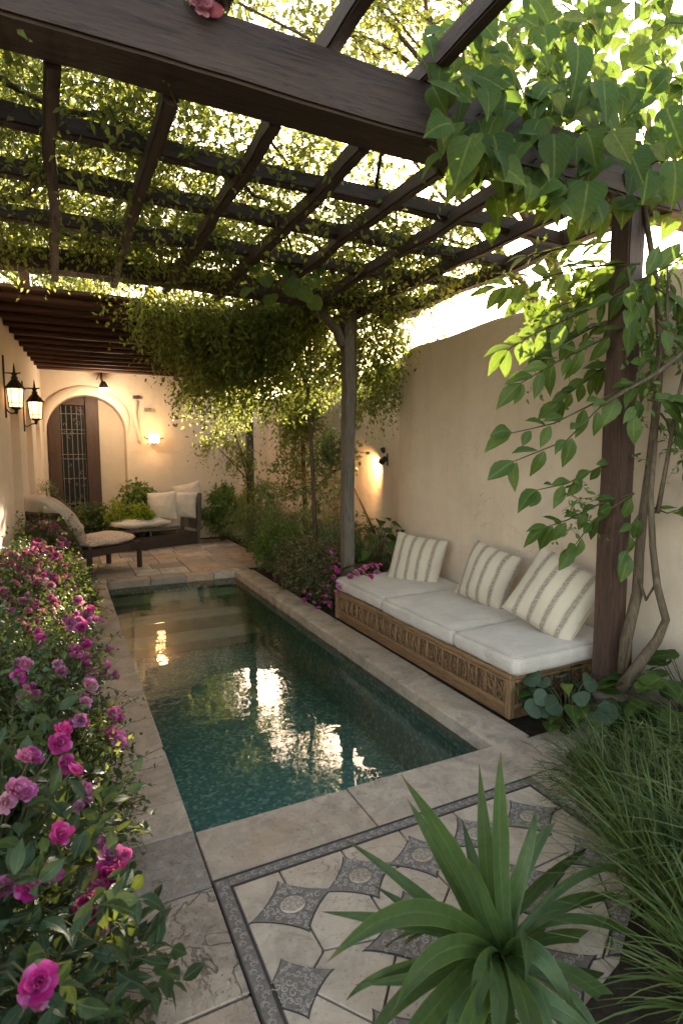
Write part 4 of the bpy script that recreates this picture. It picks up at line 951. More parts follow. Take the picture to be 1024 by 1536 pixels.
# ---- back bed
shrub('dark_shrub', 'low dark shrub in front of the iron grille door', 'shrub', (.2, 10.3, .35), (.5, .35, .38), M['leaf_dark'], 70, 12, .08, .16, 6, .05, T_SMALL)
shrub('leafy_shrub', 'shrub with bigger upright leaves left of the daybed pillows', 'shrub', (1.15, 10.6, .62), (.22, .2, .4), M['leaf_mid'], 26, 8, .06, .2, 6, .075, T_OVAL)
shrub('golden_shrub', 'low shrub with yellow flecked leaves behind the chaise arm', 'shrub', (.78, 10.3, .5), (.26, .2, .2), M['leaf_lime'], 30, 8, .05, .12, 6, .04, T_OVAL)
shrub('lime_shrub', 'rounded bright lime green plant behind the daybed seat', 'shrub', (1.17, 10.15, .52), (.17, .16, .16), M['leaf_lime'], 36, 10, .04, .08, 6, .035, T_ROUND)
for k, (cx, cy, cz, rx, rz, mt, ls, l_) in enumerate((
    (2.72, 10.4, .55, .38, .55, 'leaf_mid', .055, 'shrub with drooping leaves right of the daybed post'),
    (2.9, 9.5, .45, .45, .48, 'leaf_fern', .045, 'bushy shrub at the foot of the far pergola post'),
    (2.75, 8.4, .42, .42, .45, 'leaf_fern', .045, 'feathery green shrub bordering the far end of the terrace'),
    (3.15, 7.7, .42, .34, .5, 'leaf_fern', .05, 'taller feathery shrub against the set back wall'),
    (2.68, 7.3, .3, .34, .34, 'leaf_mid', .042, 'low leafy shrub spilling over the coping by the pool steps'),
    (3.1, 6.6, .36, .36, .42, 'leaf_silver2', .045, 'grey green feathery shrub behind the magenta flowers'),
    (3.1, 5.9, .3, .32, .42, 'leaf_fern', .042, 'fine leaved shrub behind the slim post below the wall spotlight'))):
    shrub('garden_shrub', l_, 'shrub', (cx, cy, cz), (rx, rx*1.05, rz*.72), M[mt], 70, 9, .05, .13, 7, ls, T_NARROW if mt != 'leaf_mid' else T_SMALL, droop=.35, group='green shrubs in the bed along the back', upd=.7)
mg = [(465, 893), (478, 912), (488, 905), (470, 915), (418, 858), (422, 850), (500, 866), (508, 880), (545, 852), (556, 850), (565, 860), (535, 862), (412, 868), (492, 880)]
flower_shrub('low shrub with magenta blossoms spilling on the coping beside the bench', (2.62, 6.05, .22), (.27, 1.0, .3),
             [atx(px_, py_, 2.3+.08*(py_ < 875)) for px_, py_ in mg+[(x+R(-12, 12), y+R(-14, 9)) for x, y in mg+mg]], .06, M['leaf_mix'], 330, 11, .028, T_SMALL, 46, .15, .12, 6, .05, group='flowering shrub by the bench', name='flowering_shrub')
# broad leaf plant beyond the bench
def leafy_plant(name, label, c, h, n, size, tpl, mat, spread=.3, cat='plant', group=None, lean=(0, 0), stemr=.006, minz=.1, face=None):
    t = thing(name, (c[0], c[1], 0), label, cat, group); P = []; D_ = []; N_ = []; S = []; b = MB()
    for k in range(n):
        a = R(0, 2*pi); rr = spread*sqrt(R(.05, 1)); z = minz+(h-minz)*R(0, 1)**.8*(1-.35*(rr/spread)**2)
        e = Vector((c[0]+rr*cos(a)+lean[0]*z, c[1]+rr*sin(a)+lean[1]*z, z)); s_ = size*R(.7, 1.2)
        b.tube([(c[0]+R(-.03, .03), c[1]+R(-.03, .03), -.02), (c[0]+rr*cos(a)*.4, c[1]+rr*sin(a)*.4, z*.7), e], [stemr, stemr*.7, stemr*.4], 5)
        d = Vector((cos(a), sin(a), R(-.5, .25))); P.append(e); D_.append(d)
        nn = Vector((R(-.3, .3), R(-.3, .3), 1)) if face is None else Vector(face)+Vector((R(-.4, .4), R(-.4, .4), R(-.3, .3)))
        N_.append(nn); S.append(s_)
    put_leaves('foliage', tpl, np.array(P, np.float32), np.array(D_), np.array(N_), S, mat, t); b.build('stem', M['twig'], t, True); return t
leafy_plant('broad_leaf_plant', 'dark broad leaved plant between the slim post and the bench end', (3.05, 5.35), 1.0, 70, .13, T_HEART, M['leaf_big'], .38)
leafy_plant('broad_leaf_plant', 'light green broad leaved plant tucked at the foot of the slim post', (2.78, 5.3), .45, 40, .12, T_HEART, M['leaf_mid'], .28)
# slender shrubs and vine trunks in the bed
def tree_like(name, label, cat, pts, rad, crowns, mat, size=.05, tpl=T_OVAL, L=.16, per=8, sig=.05, group=None, droop=.3, branches=True):
    t = thing(name, (pts[0][0], pts[0][1], 0), label, cat, group)
    b = MB(); b.tube(pts, [rad*(1-.6*i/(len(pts)-1)) for i in range(len(pts))], 7)
    for (c, r, nc) in crowns:
        if branches:
            q = min(pts, key=lambda p: (Vector(p)-Vector(c)).length)
            for k in range(3): e = Vector(c)+Vector((R(-.6, .6)*r[0], R(-.6, .6)*r[1], R(-.6, .6)*r[2])); b.tube([q, (Vector(q)+e)/2+Vector((R(-.06, .06), R(-.06, .06), .05)), e], [rad*.5, rad*.35, rad*.15], 5)
    b.build('trunk', M['bark'], t, True)
    SS = []; DD = []
    for (c, r, nc) in crowns:
        s_, _ = clumped(c, r, nc, per, sig, .6); SS.append(s_); DD.append(norm(s_-np.array(c))+RNG.normal(size=s_.shape)*.5)
    foliage(t, mat, np.concatenate(SS), np.concatenate(DD), L, 6, size, tpl, droop, name='crown'); return t
def A3(px, py, y): return tuple(aty(px, py, y))
tree_like('slender_shrub', 'slim branching shrub reaching leafy arms towards the slim post', 'shrub', [A3(568, 860, 6.6), A3(562, 800, 6.6), A3(535, 740, 6.7), A3(520, 700, 6.7)], .022,
          [(A3(485, 690, 6.7), (.16, .16, .1), 8), (A3(508, 668, 6.6), (.22, .18, .09), 13), (A3(475, 735, 6.8), (.1, .1, .15), 4), (A3(545, 790, 6.5), (.12, .12, .16), 5)], M['leaf_fern'], .055)
tree_like('slender_shrub', 'thin shrub with sparse leaves climbing between the pergola posts', 'shrub', [A3(500, 870, 7.4), A3(505, 800, 7.4), A3(512, 720, 7.4)], .02,
          [(A3(500, 760, 7.4), (.14, .14, .3), 8), (A3(405, 740, 7.8), (.15, .15, .3), 8)], M['leaf_fern'], .05)

# ---- canopy over the pergola
def canopy(name, label, boxes, mat, size, base, dens_scale=1., trunk=None, L=.28, droop=.5):
    t = thing(name, base, label, 'vine'); SS = []; DD = []
    for (x0, x1, y0, y1, z0, z1, nc, per, sig) in boxes:
        C_ = np.stack([RNG.uniform(x0, x1, nc), RNG.uniform(y0, y1, nc), RNG.uniform(z0, z1, nc)], 1)
        s_ = (C_[:, None, :]+RNG.normal(size=(nc, per, 3))*np.array([sig, sig, sig*.6])).reshape(-1, 3); SS.append(s_)
        DD.append(np.repeat(norm(RNG.normal(size=(nc, 3))*np.array([1, 1, .35])), per, 0)+RNG.normal(size=s_.shape)*.4)
    foliage(t, mat, np.concatenate(SS), np.concatenate(DD), L, 8, size, T_SMALL, droop*.6)
    if trunk:
        b = MB()
        for pts, r_ in trunk: b.tube(pts, [r_*(1-.5*i/(len(pts)-1)) for i in range(len(pts))], 7)
        b.build('trunk', M['bark'], t, True)
    return t
def runner(x0, y0, x1, y1, z=3.16, n=14, amp=.09):
    ph = R(0, 6); return [(x0+(x1-x0)*i/n+amp*sin(i*.9+ph), y0+(y1-y0)*i/n+amp*cos(i*.7+ph), z+.05*sin(i*1.3)) for i in range(n+1)]
random.seed(41)
canopy('canopy_vine', 'dense small leaved vine lying over the left half of the pergola',
       [(-2.2, .6, 2.4, 5.2, 3.12, 3.4, 300, 14, .11), (.5, 1.6, 2.9, 5.1, 3.12, 3.36, 66, 13, .10), (-2, 1.1, 4.2, 5.0, 3.15, 3.4, 64, 14, .08)], M['leaf_canopy'], .038, (-1.0, 5.3, 0),
       trunk=[([(-1.0, 5.3, 0), (-1.02, 5.3, 1.5), (-.98, 5.25, 3.1)]+runner(-.98, 5.2, .6, 3.0), .035), (runner(-2, 3.2, 1.0, 3.3, 3.2), .012), (runner(-1.2, 2.7, .3, 5.0, 3.2), .01), (runner(-1.5, 4.5, 1.4, 4.7), .016), (runner(-.5, 2.6, 1.3, 3.6), .014)])
canopy('canopy_vine', 'sparser sunlit vine threading the right hand rafters of the pergola, plus a dense far patch added to darken the pool reflection',
       [(1.5, 2.75, 3.3, 5.1, 3.1, 3.35, 58, 13, .10), (2.5, 3.2, 3.4, 5.2, 3.05, 3.3, 30, 12, .09), (1.2, 2.9, 4.5, 5.6, 3.05, 3.4, 80, 13, .10), (2.12, 2.72, 5.4, 10.8, 3.06, 3.35, 300, 16, .07), (.9, 2.0, 2.7, 3.6, 3.12, 3.3, 12, 12, .09)], M['leaf_canopy'], .037, (2.66, 5.15, 0),  # dense long patch towards the back is added to darken the pool reflection
       trunk=[([(2.66, 5.15, 0), (2.62, 5.12, 1.2), (2.66, 5.1, 2.2), (2.6, 5.0, 3.1)]+runner(2.5, 5.0, 1.0, 3.2), .02), (runner(1.2, 4.9, 2.8, 3.3), .012), (runner(1.5, 2.6, 2.6, 4.2, 3.13), .012), (runner(2.0, 5.2, .9, 2.5, 3.16), .012)])
# hanging curtain of vine round the far beam and posts
def masses(name, label, base, items, size=.045, mat='leaf_canopy', L=.24, droop=.9, trunk=None, cat='vine', tpl=T_SMALL, per=15, sig=.085):
    t = thing(name, base, label, cat); SS = []; DD = []
    for (c, r, nc) in items:
        s_, _ = clumped(c, r, nc, per, sig, .7); SS.append(s_); DD.append(norm(s_-np.array(c))*np.array([1, 1, .3])+RNG.normal(size=s_.shape)*.5-np.array([0, 0, .4]))
    foliage(t, M[mat], np.concatenate(SS), np.concatenate(DD), L*.8, 7, size, tpl, droop)
    if trunk:
        b = MB()
        for pts, r_ in trunk: b.tube(pts, [r_*(1-.5*i/(len(pts)-1)) for i in range(len(pts))], 7)
        b.build('trunk', M['bark'], t, True)
    return t
it = []
for (px_, py_, y_, rx, rz, nc) in ((300, 462, 5.6, .42, .2, 24), (370, 470, 5.7, .5, .28, 34), (440, 465, 5.6, .45, .28, 30), (330, 515, 6.2, .4, .28, 28), (400, 515, 6.3, .45, .28, 32), (460, 510, 6.2, .35, .28, 24),
                                   (290, 525, 6.4, .2, .2, 9), (350, 550, 6.6, .35, .18, 13), (430, 545, 6.6, .35, .18, 14), (500, 545, 6.4, .2, .2, 8), (235, 448, 5.4, .25, .09, 7), (300, 565, 6.3, .13, .22, 6), (345, 590, 6.6, .12, .2, 5), (410, 585, 6.5, .13, .25, 6), (265, 500, 6.0, .16, .2, 7), (470, 570, 6.3, .12, .22, 5), (385, 560, 6.3, .25, .2, 9)):
    it.append((A3(px_, py_, y_), (rx, rx*1.1, rz), nc))
masses('hanging_vine', 'thick dark curtain of vine hanging from the far beam over the terrace', (2.0, 5.7, 0), it, trunk=[([(2.9, 6.6, 0), (2.85, 6.6, 1.2), (2.7, 6.4, 2.4), (2.2, 6.0, 3.0), (1.4, 5.8, 3.1)], .03)])
it = [(A3(560, 470, 5.3), (.22, .25, .2), 20), (A3(560, 520, 5.4), (.22, .25, .22), 22), (A3(520, 545, 5.6), (.2, .2, .2), 12), (A3(590, 560, 5.6), (.13, .13, .16), 8), (A3(560, 590, 5.6), (.1, .1, .2), 6), (A3(600, 440, 5.0), (.25, .25, .12), 12), (A3(640, 500, 5.0), (.14, .14, .08), 2)]
masses('post_vine', 'sunlit vine wrapped round the top of the slim grey post', (2.62, 5.2, 0), it, trunk=[([(2.62, 5.1, 0), (2.6, 5.1, 1.5), (2.58, 5.1, 2.9)], .012)])
it = [(A3(450, 600, 7.9), (.3, .25, .25), 22), (A3(445, 640, 8.0), (.2, .2, .3), 16), (A3(440, 690, 8.1), (.1, .1, .2), 4), (A3(430, 730, 8.1), (.1, .1, .2), 3), (A3(455, 565, 7.6), (.2, .2, .15), 6)]
masses('column_vine', 'bright backlit vine falling in a tapering column between the two slim posts', A3(455, 835, 8.3)[:2]+(0,), it, size=.05, trunk=[([A3(455, 850, 8.2), A3(458, 780, 8.2), A3(455, 700, 8.1), A3(452, 600, 8.0), (2.95, 7.7, 2.7)], .045), ([A3(448, 850, 8.2), A3(470, 780, 8.2), A3(468, 700, 8.1)], .025)])
it = [(A3(320, 560, 8.6), (.3, .3, .25), 12), (A3(295, 590, 8.6), (.15, .15, .15), 4), (A3(330, 655, 8.8), (.22, .22, .08), 5), (A3(345, 610, 8.8), (.15, .15, .2), 5), (A3(355, 688, 8.8), (.18, .18, .1), 4), (A3(370, 560, 8.7), (.3, .3, .25), 12), (A3(388, 735, 8.8), (.18, .18, .22), 7)]
masses('post_vine', 'loose vine climbing the far post with arms reaching over the daybed', (2.68, 8.85, 0), it, size=.05, trunk=[([(2.66, 8.85, 0), A3(372, 700, 8.8), A3(330, 600, 8.7), A3(290, 560, 8.6)], .018), ([A3(372, 720, 8.8), A3(350, 640, 8.8), A3(335, 660, 8.8)], .014), ([A3(372, 720, 8.8), A3(345, 690, 8.8), A3(310, 655, 8.8)], .012), ([A3(300, 590, 8.6), A3(280, 625, 8.6), A3(260, 630, 8.6)], .008)])

# overhanging trees behind the walls
def tree(label, base, h, crowns, mat, lean, size=.07, tr=.12, per=14, sig=.2):
    t = thing('garden_tree', base, label, 'tree', 'trees overhanging the pergola'); bx, by, _ = base
    b = MB(); topp = Vector((bx+lean[0], by+lean[1], h)); pts = [Vector(base)+Vector((lean[0]*q*q, lean[1]*q*q, h*q)) for q in (0, .25, .5, .75, 1)]
    b.tube(pts, [tr, tr*.85, tr*.7, tr*.55, tr*.35], 9)
    for (c, r, nc) in crowns:
        for k in range(5):
            e = Vector(c)+Vector((R(-.8, .8)*r[0], R(-.8, .8)*r[1], R(-.5, .7)*r[2])); q = pts[random.choice((2, 3, 3, 4))]
            m1 = q.lerp(e, .35)+Vector((R(-.2, .2), R(-.2, .2), .25)); m2 = q.lerp(e, .7)+Vector((R(-.15, .15), R(-.15, .15), .15))
            b.tube([q, m1, m2, e], [tr*.32, tr*.2, tr*.12, .008], 6)
    b.build('trunk', M['bark'], t, True); SS = []; DD = []
    for (c, r, nc) in crowns:
        s_, _ = clumped(c, r, nc, per, sig, .6); SS.append(s_); DD.append(norm(s_-np.array(c))+RNG.normal(size=s_.shape)*.6)
    foliage(t, mat, np.concatenate(SS), np.concatenate(DD), .4, 8, size, T_SMALL, .4, .004, name='crown'); return t
random.seed(51)
tree('dense tree beyond the arcade wall darkening the left side of the pergola', (-2.2, 5.5, -.03), 4.6, [((-1.6, 5.0, 4.7), (1.3, 1.6, .8), 50), ((-.3, 6.6, 5.0), (1.3, 1.6, .9), 44), ((-2.5, 8, 5.2), (1.6, 1.8, 1.2), 40), ((.2, 4.6, 4.9), (.9, 1.0, .5), 20)], M['leaf_canopy'], (.8, .3))
tree('airy tree beyond the garden wall leaning its leafy limbs over the pergola', (4.7, 3.4, -.03), 4.4, [((2.7, 5.3, 5.3), (1.2, .9, .5), 30), ((1.6, 4.5, 5.0), (.9, .8, .45), 26), ((2.8, 4.2, 5.4), (.7, .6, .4), 10)], M['leaf_canopy'], (-1.6, .6), size=.06, tr=.09, per=11)
shrub('sky_block_tree', 'dense rounded tree top added behind the low end of the back wall to block sky reflected in the pool', 'tree', (2.4, 12.3, 3.1), (.8, .6, 1.7), M['leaf_canopy'], 320, 14, .1, .2, 7, .055, T_SMALL)  # crown added and sized to keep bright sky out of the pool reflection
tree('far tree behind the back wall showing between the rafters', (1.2, 13.6, -.03), 4.6, [((.2, 13, 5.0), (2.0, 1.3, 1.3), 70), ((-1.5, 13, 5), (1.6, 1.2, 1.4), 50)], M['leaf_canopy'], (0, 0), size=.09, per=14)
# coral blossom hanging at the top of the front beam
t = thing('coral_blossom', aty(303, 12, 2.3), 'coral pink blossom on a sprig above the heavy front beam', 'flower')
c0 = Vector(aty(300, 6, 2.17)); 
for k, (dx, dz, s_) in enumerate(((0, 0, .09), (.05, .01, .08), (-.04, .03, .07), (.02, .05, .08))):
    me = ROSP[k % 2].copy(); me.materials.clear(); me.materials.append(M['petal_coral']); o = bpy.data.objects.new('blossom', me)
    COL.objects.link(o); o.parent = t; o.location = c0+Vector((dx, 0, dz))-wloc(t); o.scale = (s_*.95,)*3; o.rotation_euler = (R(1.2, 2.2), R(-.4, .4), R(0, 3))
put_leaves('foliage', T_OVAL, np.array([c0+Vector((R(-.1, .1), R(0, .05), R(-.06, .1))) for k in range(8)], np.float32), RNG.normal(size=(8, 3)), RNG.normal(size=(8, 3)), [.07]*8, M['leaf_mid'], t)
MB().tube([c0+Vector((0, .02, 0)), c0+Vector((.02, .1, .1)), c0+Vector((0, .2, .05))], .005, 5).build('stem', M['twig'], t, True)

# ---- broad-leaved vine on the right of the front beam
random.seed(61)
t = thing('broad_leaf_vine', (3.08, 2.0, 0), 'broad heart leaved vine draping over the right end of the front beam', 'vine')
P = []; D_ = []; N_ = []; S = []
def bl(px_, py_, y_, s_, down=1.0, ang=None):
    p = aty(px_, py_, y_); a = R(-1, 1)*1.35 if ang is None else ang
    d = Vector((cos(YAW)*sin(a), -sin(YAW)*sin(a), -cos(a)*down))+Vector((-.25, -.5, 0))*R(.1, .9)
    P.append(p); D_.append(d); N_.append(Vector((-.42+R(-.5, .5), -.8+R(-.3, .3), .55+R(-.3, .5)))); S.append(s_*.72 if s_ > .18 else s_*.9)
def inside(px_, py_):
    lo = np.interp(px_, [610, 640, 690, 730, 780, 850, 900, 960, 1030], [150, 215, 290, 250, 300, 345, 350, 320, 350])
    hi = np.interp(px_, [610, 640, 700, 740, 800, 1030], [130, 60, 30, -20, -30, -30]); return hi < py_ < lo
n = 0
while n < 760:
    px_, py_ = R(612, 1075), R(-30, 350)
    if inside(px_, py_):
        y_ = R(2.0, 2.6) if py_ > 120 else R(2.05, 3.0)
        if py_ < 0 and random.random() < .4: continue
        if px_ < 720 and random.random() < .25: continue
        bl(px_, py_-12, y_, R(.065, .155)*(.95 if py_ < 110 else 1.05)); n += 1
for (px_, py_, y_, s_) in ((705, 235, 2.02, .26), (740, 230, 2.05, .22), (865, 95, 2.0, .26), (905, 150, 1.95, .24), (830, 230, 2.0, .25), (920, 225, 1.9, .22), (945, 255, 1.92, .2), (1000, 190, 1.9, .26), (1010, 270, 1.9, .26), (970, 280, 1.95, .22), (800, 290, 2.3, .2), (700, 285, 2.4, .15), (740, 320, 2.5, .16), (735, 360, 2.6, .12), (880, 300, 2.02, .28), (775, 320, 2.4, .15)):
    bl(px_, py_-25, y_, s_, 1, R(-.4, .4))
put_leaves('foliage', T_HEART, np.array(P, np.float32), np.array(D_), np.array(N_), S, M['leaf_big'], t)
b = MB(); b9 = [MB().tube([(1.75+k*.17+q*.22, 2.3+.12*sin(q*1.7+k), 3.15+.12*sin(q*1.3+k*2)) for q in range(5)], [.011, .01, .009, .008, .006], 6).build('vine_stem', M['twig'], t, True) for k in range(9)]
for k in range(0, len(P), 3): q = Vector(P[k]); e = q+Vector((R(.0, .25), R(.1, .3), R(.05, .2))); b.tube([q, (q+e)/2+Vector((0, 0, .03)), e], [.003, .004, .005], 4)
b.build('leaf_stalk', M['twig'], t, True)['kind'] = 'stuff'
# mid leaves down to the wall and past the post
P = []; D_ = []; N_ = []; S = []; b = MB(); b2 = MB()
def branch(pts, n, s0, s1, rad=.007, tw=True):
    pts = [Vector(aty(*p)) for p in pts]; b.tube(pts, [rad*(1-.6*i/(len(pts)-1)) for i in range(len(pts))], 5)
    for k in range(n):
        q = (k+R(.2, .9))/n*(len(pts)-1); i = min(int(q), len(pts)-2); p = pts[i].lerp(pts[i+1], q-i); tn = (pts[i+1]-pts[i]).normalized()
        sd = 1 if k % 2 else -1; perp = Vector((tn.z, R(-.3, .3), -tn.x))*sd
        d = tn*.9+perp*.7+Vector((-.1, -.15, -.25)); s_ = R(s0, s1); P.append(p+d.normalized()*.015); D_.append(d); N_.append(Vector((-.3, -.75, .9))+Vector((R(-.5, .5), R(-.5, .5), R(-.4, .4)))); S.append(s_)
    tn = (pts[-1]-pts[-2]).normalized(); P.append(pts[-1]); D_.append(tn+Vector((0, 0, -.2))); N_.append(Vector((-.3, -.7, .9))); S.append(s1)
for pts, n in (([(960, 395, 2.2), (880, 400, 2.4), (800, 420, 2.5), (745, 430, 2.6)], 20), ([(930, 400, 2.5), (860, 430, 2.65), (790, 450, 2.7)], 16), ([(940, 420, 2.5), (870, 450, 2.7), (830, 500, 2.75)], 16), ([(950, 480, 2.4), (890, 490, 2.6), (820, 530, 2.7)], 15), ([(960, 520, 2.3), (890, 560, 2.5), (840, 600, 2.6)], 13),
               ([(1000, 420, 2.2), (1030, 480, 2.1), (1040, 560, 2.0)], 14), ([(980, 380, 2.3), (1010, 420, 2.3), (1040, 440, 2.3)], 14), ([(990, 620, 2.1), (1020, 660, 2.0), (1040, 720, 2.0)], 9), ([(975, 400, 2.15), (960, 440, 2.1), (965, 500, 2.1)], 9), ([(950, 430, 2.2), (870, 470, 2.4), (800, 500, 2.45), (760, 525, 2.5)], 15), ([(950, 390, 2.3), (880, 440, 2.7), (820, 470, 2.8)], 14),
               ([(960, 480, 2.2), (880, 520, 2.35), (830, 545, 2.4), (780, 575, 2.4)], 13), ([(985, 555, 2.1), (900, 600, 2.2), (830, 635, 2.25), (765, 650, 2.3)], 10), ([(985, 550, 2.1), (905, 605, 2.1), (850, 660, 2.1), (770, 692, 2.15)], 11),
               ([(960, 680, 2.2), (900, 700, 2.35), (850, 725, 2.4), (805, 735, 2.4)], 9), ([(950, 740, 2.2), (900, 755, 2.3), (850, 780, 2.35), (820, 790, 2.4)], 10), ([(950, 740, 2.2), (890, 780, 2.3), (860, 820, 2.3)], 6),
               ([(960, 420, 2.0), (1000, 400, 1.95), (1040, 380, 1.9)], 8), ([(940, 400, 1.98), (950, 450, 1.97), (945, 480, 1.97)], 5), ([(985, 480, 2.0), (1020, 520, 1.95), (1060, 560, 1.9)], 9), ([(970, 600, 2.05), (1010, 600, 1.95), (1040, 640, 1.9)], 8),
               ([(980, 430, 2.1), (1010, 450, 2.0), (1050, 470, 2.0)], 10), ([(930, 360, 2.5), (850, 370, 2.8), (790, 385, 3.0)], 12), ([(975, 760, 2.1), (1000, 770, 2.05), (1015, 765, 2.0)], 3), ([(985, 520, 2.1), (955, 560, 2.1), (950, 620, 2.08)], 6), ([(960, 770, 2.15), (945, 790, 2.15), (940, 830, 2.12)], 4)):
    branch(pts, n, .09, .165)
put_leaves('foliage', T_MID, np.array(P, np.float32), np.array(D_), np.array(N_), S, M['leaf_mid'], t)
s_ = np.array([aty(R(780, 900), R(380, 560), R(2.5, 2.9)) for k in range(60)]+[aty(R(840, 890), R(720, 800), R(2.3, 2.4)) for k in range(16)]+[aty(R(950, 1040), R(380, 720), R(1.95, 2.4)) for k in range(60)])
foliage(t, M['leaf_mid'], s_, RNG.normal(size=s_.shape), .15, 7, .034, T_OVAL, .3)
def ty(px_, py_, y_): return aty(px_, py_, y_)
b2.tube([ty(935, 1010, 2.16), ty(938, 960, 2.17), ty(955, 890, 2.17), ty(958, 830, 2.17), ty(965, 760, 2.16), ty(975, 690, 2.16), ty(985, 600, 2.13), ty(990, 520, 2.12), ty(985, 440, 2.15), ty(975, 370, 2.2), ty(960, 280, 2.25)], [.04, .034, .03, .027, .024, .024, .022, .02, .018, .016, .014], 9)
b2.tube([ty(930, 1035, 2.1), ty(955, 1000, 2.05), ty(985, 960, 2.02), ty(998, 930, 2.0), ty(985, 880, 2.03), ty(978, 820, 2.06), ty(975, 740, 2.08), ty(982, 660, 2.1)], [.038, .032, .026, .022, .02, .018, .016, .012], 9)
b2.tube([ty(958, 870, 2.15), ty(968, 900, 2.1), ty(983, 875, 2.04)], [.012, .01, .008], 6)
b2.tube([ty(985, 770, 2.07), ty(1000, 690, 2.04), ty(1015, 600, 2.0), ty(1040, 500, 1.95)], [.014, .011, .009, .007], 6)
b2.tube([ty(1035, 520, 1.9), ty(985, 560, 1.98), ty(940, 585, 2.05), ty(900, 610, 2.1)], [.012, .011, .009, .006], 6)
b2.tube([ty(950, 620, 2.15), ty(985, 560, 2.05), ty(1000, 480, 2.0), ty(1000, 380, 2.0)], [.007, .009, .008, .005], 6)
b2.tube([ty(938, 1010, 2.12), ty(945, 960, 2.1), ty(940, 930, 2.12)], [.012, .009, .004], 6)
b.build('branch', M['twig'], t, True); b2.build('trunk', M['bark'], t, True)
# sprig of round leaves hanging under the middle of the canopy
t = thing('round_leaf_sprig', (1.62, 4.25, 2.95), 'sprig of large round leaves hanging beneath the middle rafters', 'vine'); P = []; D_ = []; N_ = []; S = []
for (px_, py_, s_) in ((380, 398, .11), (375, 440, .12), (405, 450, .11), (415, 405, .12), (432, 428, .14), (445, 425, .13), (458, 395, .12), (465, 455, .12), (440, 390, .11), (425, 380, .1), (480, 400, .1), (450, 440, .12), (395, 420, .1), (470, 420, .11)):
    P.append(aty(px_, py_-8, R(4.0, 4.3))); D_.append(Vector((R(-.6, .6), -.4, -1+R(-.2, .5)))); N_.append(Vector((-.4, -1, .3))+Vector((R(-.4, .4), 0, R(-.3, .3)))); S.append(s_)
put_leaves('foliage', T_ROUND, np.array(P, np.float32), np.array(D_), np.array(N_), S, M['leaf_mid'], t)
b = MB()
for p in P: b.tube([(1.65, 4.2, 3.0), (Vector(p)+Vector((1.65, 4.2, 3.0)))/2+Vector((0, 0, .03)), p], [.005, .004, .003], 4)
b.build('stem', M['twig'], t, True)

# ---- near right corner
random.seed(71)
t = leafy_plant('hydrangea_plant', 'low plant with round pale veined leaves at the near bench corner', (2.55, 2.24), .32, 22, .10, T_ROUND, M['leaf_silver'], .22, minz=.12, face=(-.4, -.8, .8))
leafy_plant('hydrangea_plant', 'dark round leaved plant right of the brown post by the vine trunks', (3.05, 1.85), .5, 44, .15, T_ROUND, M['leaf_big'], .38, minz=.1)
leafy_plant('hydrangea_plant', 'dark leafy plant filling the gap between bench corner and post foot', (2.7, 2.38), .3, 40, .11, T_HEART, M['leaf_big'], .3, minz=.05)
def grass(label, c, n, h, spread, width=.0042, lean=.9):
    n = int(n*1.25)
    t = thing('ornamental_grass', (c[0], c[1], 0), label, 'grass clump', 'ornamental grass clumps at the lower right'); K = 9
    a = RNG.uniform(0, 2*pi, n); rr = spread*.35*np.sqrt(RNG.random(n)); H = h*(.55+.6*RNG.random(n)); ln = lean*H*(.25+.9*RNG.random(n))
    base = np.stack([c[0]+rr*np.cos(a), c[1]+rr*np.sin(a), np.full(n, -.02)], 1); a2 = a+RNG.normal(size=n)*.6
    t_ = np.linspace(0, 1, K)[None, :]; out = np.stack([np.cos(a2), np.sin(a2)], 1)
    hx = ln[:, None]*t_**1.8; z = H[:, None]*(t_-.42*(ln/H)[:, None]*t_**3)
    P = np.stack([base[:, 0:1]+out[:, 0:1]*hx, base[:, 1:2]+out[:, 1:2]*hx, base[:, 2:3]+z], 2)
    sd_ = np.stack([-out[:, 1], out[:, 0], RNG.normal(size=n)*.3], 1); sd_ = norm(sd_)
    w_ = width*(.6+.8*RNG.random(n))[:, None]*np.sin(np.clip(1-t_, .02, 1)*pi*.5)**.6
    Lf = P-sd_[:, None, :]*w_[:, :, None]; Rt = P+sd_[:, None, :]*w_[:, :, None]
    V = np.stack([Lf, Rt], 2).reshape(-1, 3); i = np.arange(n*K).reshape(n, K)[:, :-1]
    Fc = np.stack([2*i, 2*i+1, 2*i+3, 2*i+2], -1).reshape(-1, 4).astype(np.int32)
    mk('blades', V, Fc, M['leaf_grass'], t, True); return t
for (c, n, h, s_, l_) in (((2.35, 1.45), 260, .44, .5, 'arching grass clump at the edge of the paving, below the brown post'), ((2.8, 1.35), 380, .62, .6, 'tall grass clump against the garden wall beside the vine trunks'),
                          ((2.15, 1.02), 420, .55, .5, 'dense grass clump right of the strap leaved plant'), ((2.6, .95), 380, .66, .6, 'tall grass clump at the right edge of the picture'), ((1.62, .72), 480, .5, .42, 'grass clump at the bottom right corner'),
                          ((2.68, 1.98), 150, .26, .3, 'short grass tuft around the foot of the brown post'), ((2.2, .6), 360, .7, .5, 'grass clump behind the corner clump at the lower right'), ((1.85, 1.12), 380, .5, .42, 'grass clump with blades arching over the strap leaved plant'), ((2.12, 1.5), 320, .45, .4, 'lower grass clump right at the mosaic corner')):
    grass(l_, c, n, h, s_)
shrub('ground_herb', 'fine leaved herb creeping on the paving beside the mosaic corner', 'plant', (2.15, 1.72, .1), (.2, .22, .12), M['leaf_fern'], 40, 8, .04, .14, 6, .022, T_NARROW)
shrub('ground_herb', 'small leafy herb under the strap leaved plant at the bottom of the picture', 'plant', (.86, .98, .05), (.14, .12, .06), M['leaf_box'], 26, 7, .03, .08, 5, .022, T_OVAL)
for (x0, y0, x1, y1) in ():
    pass
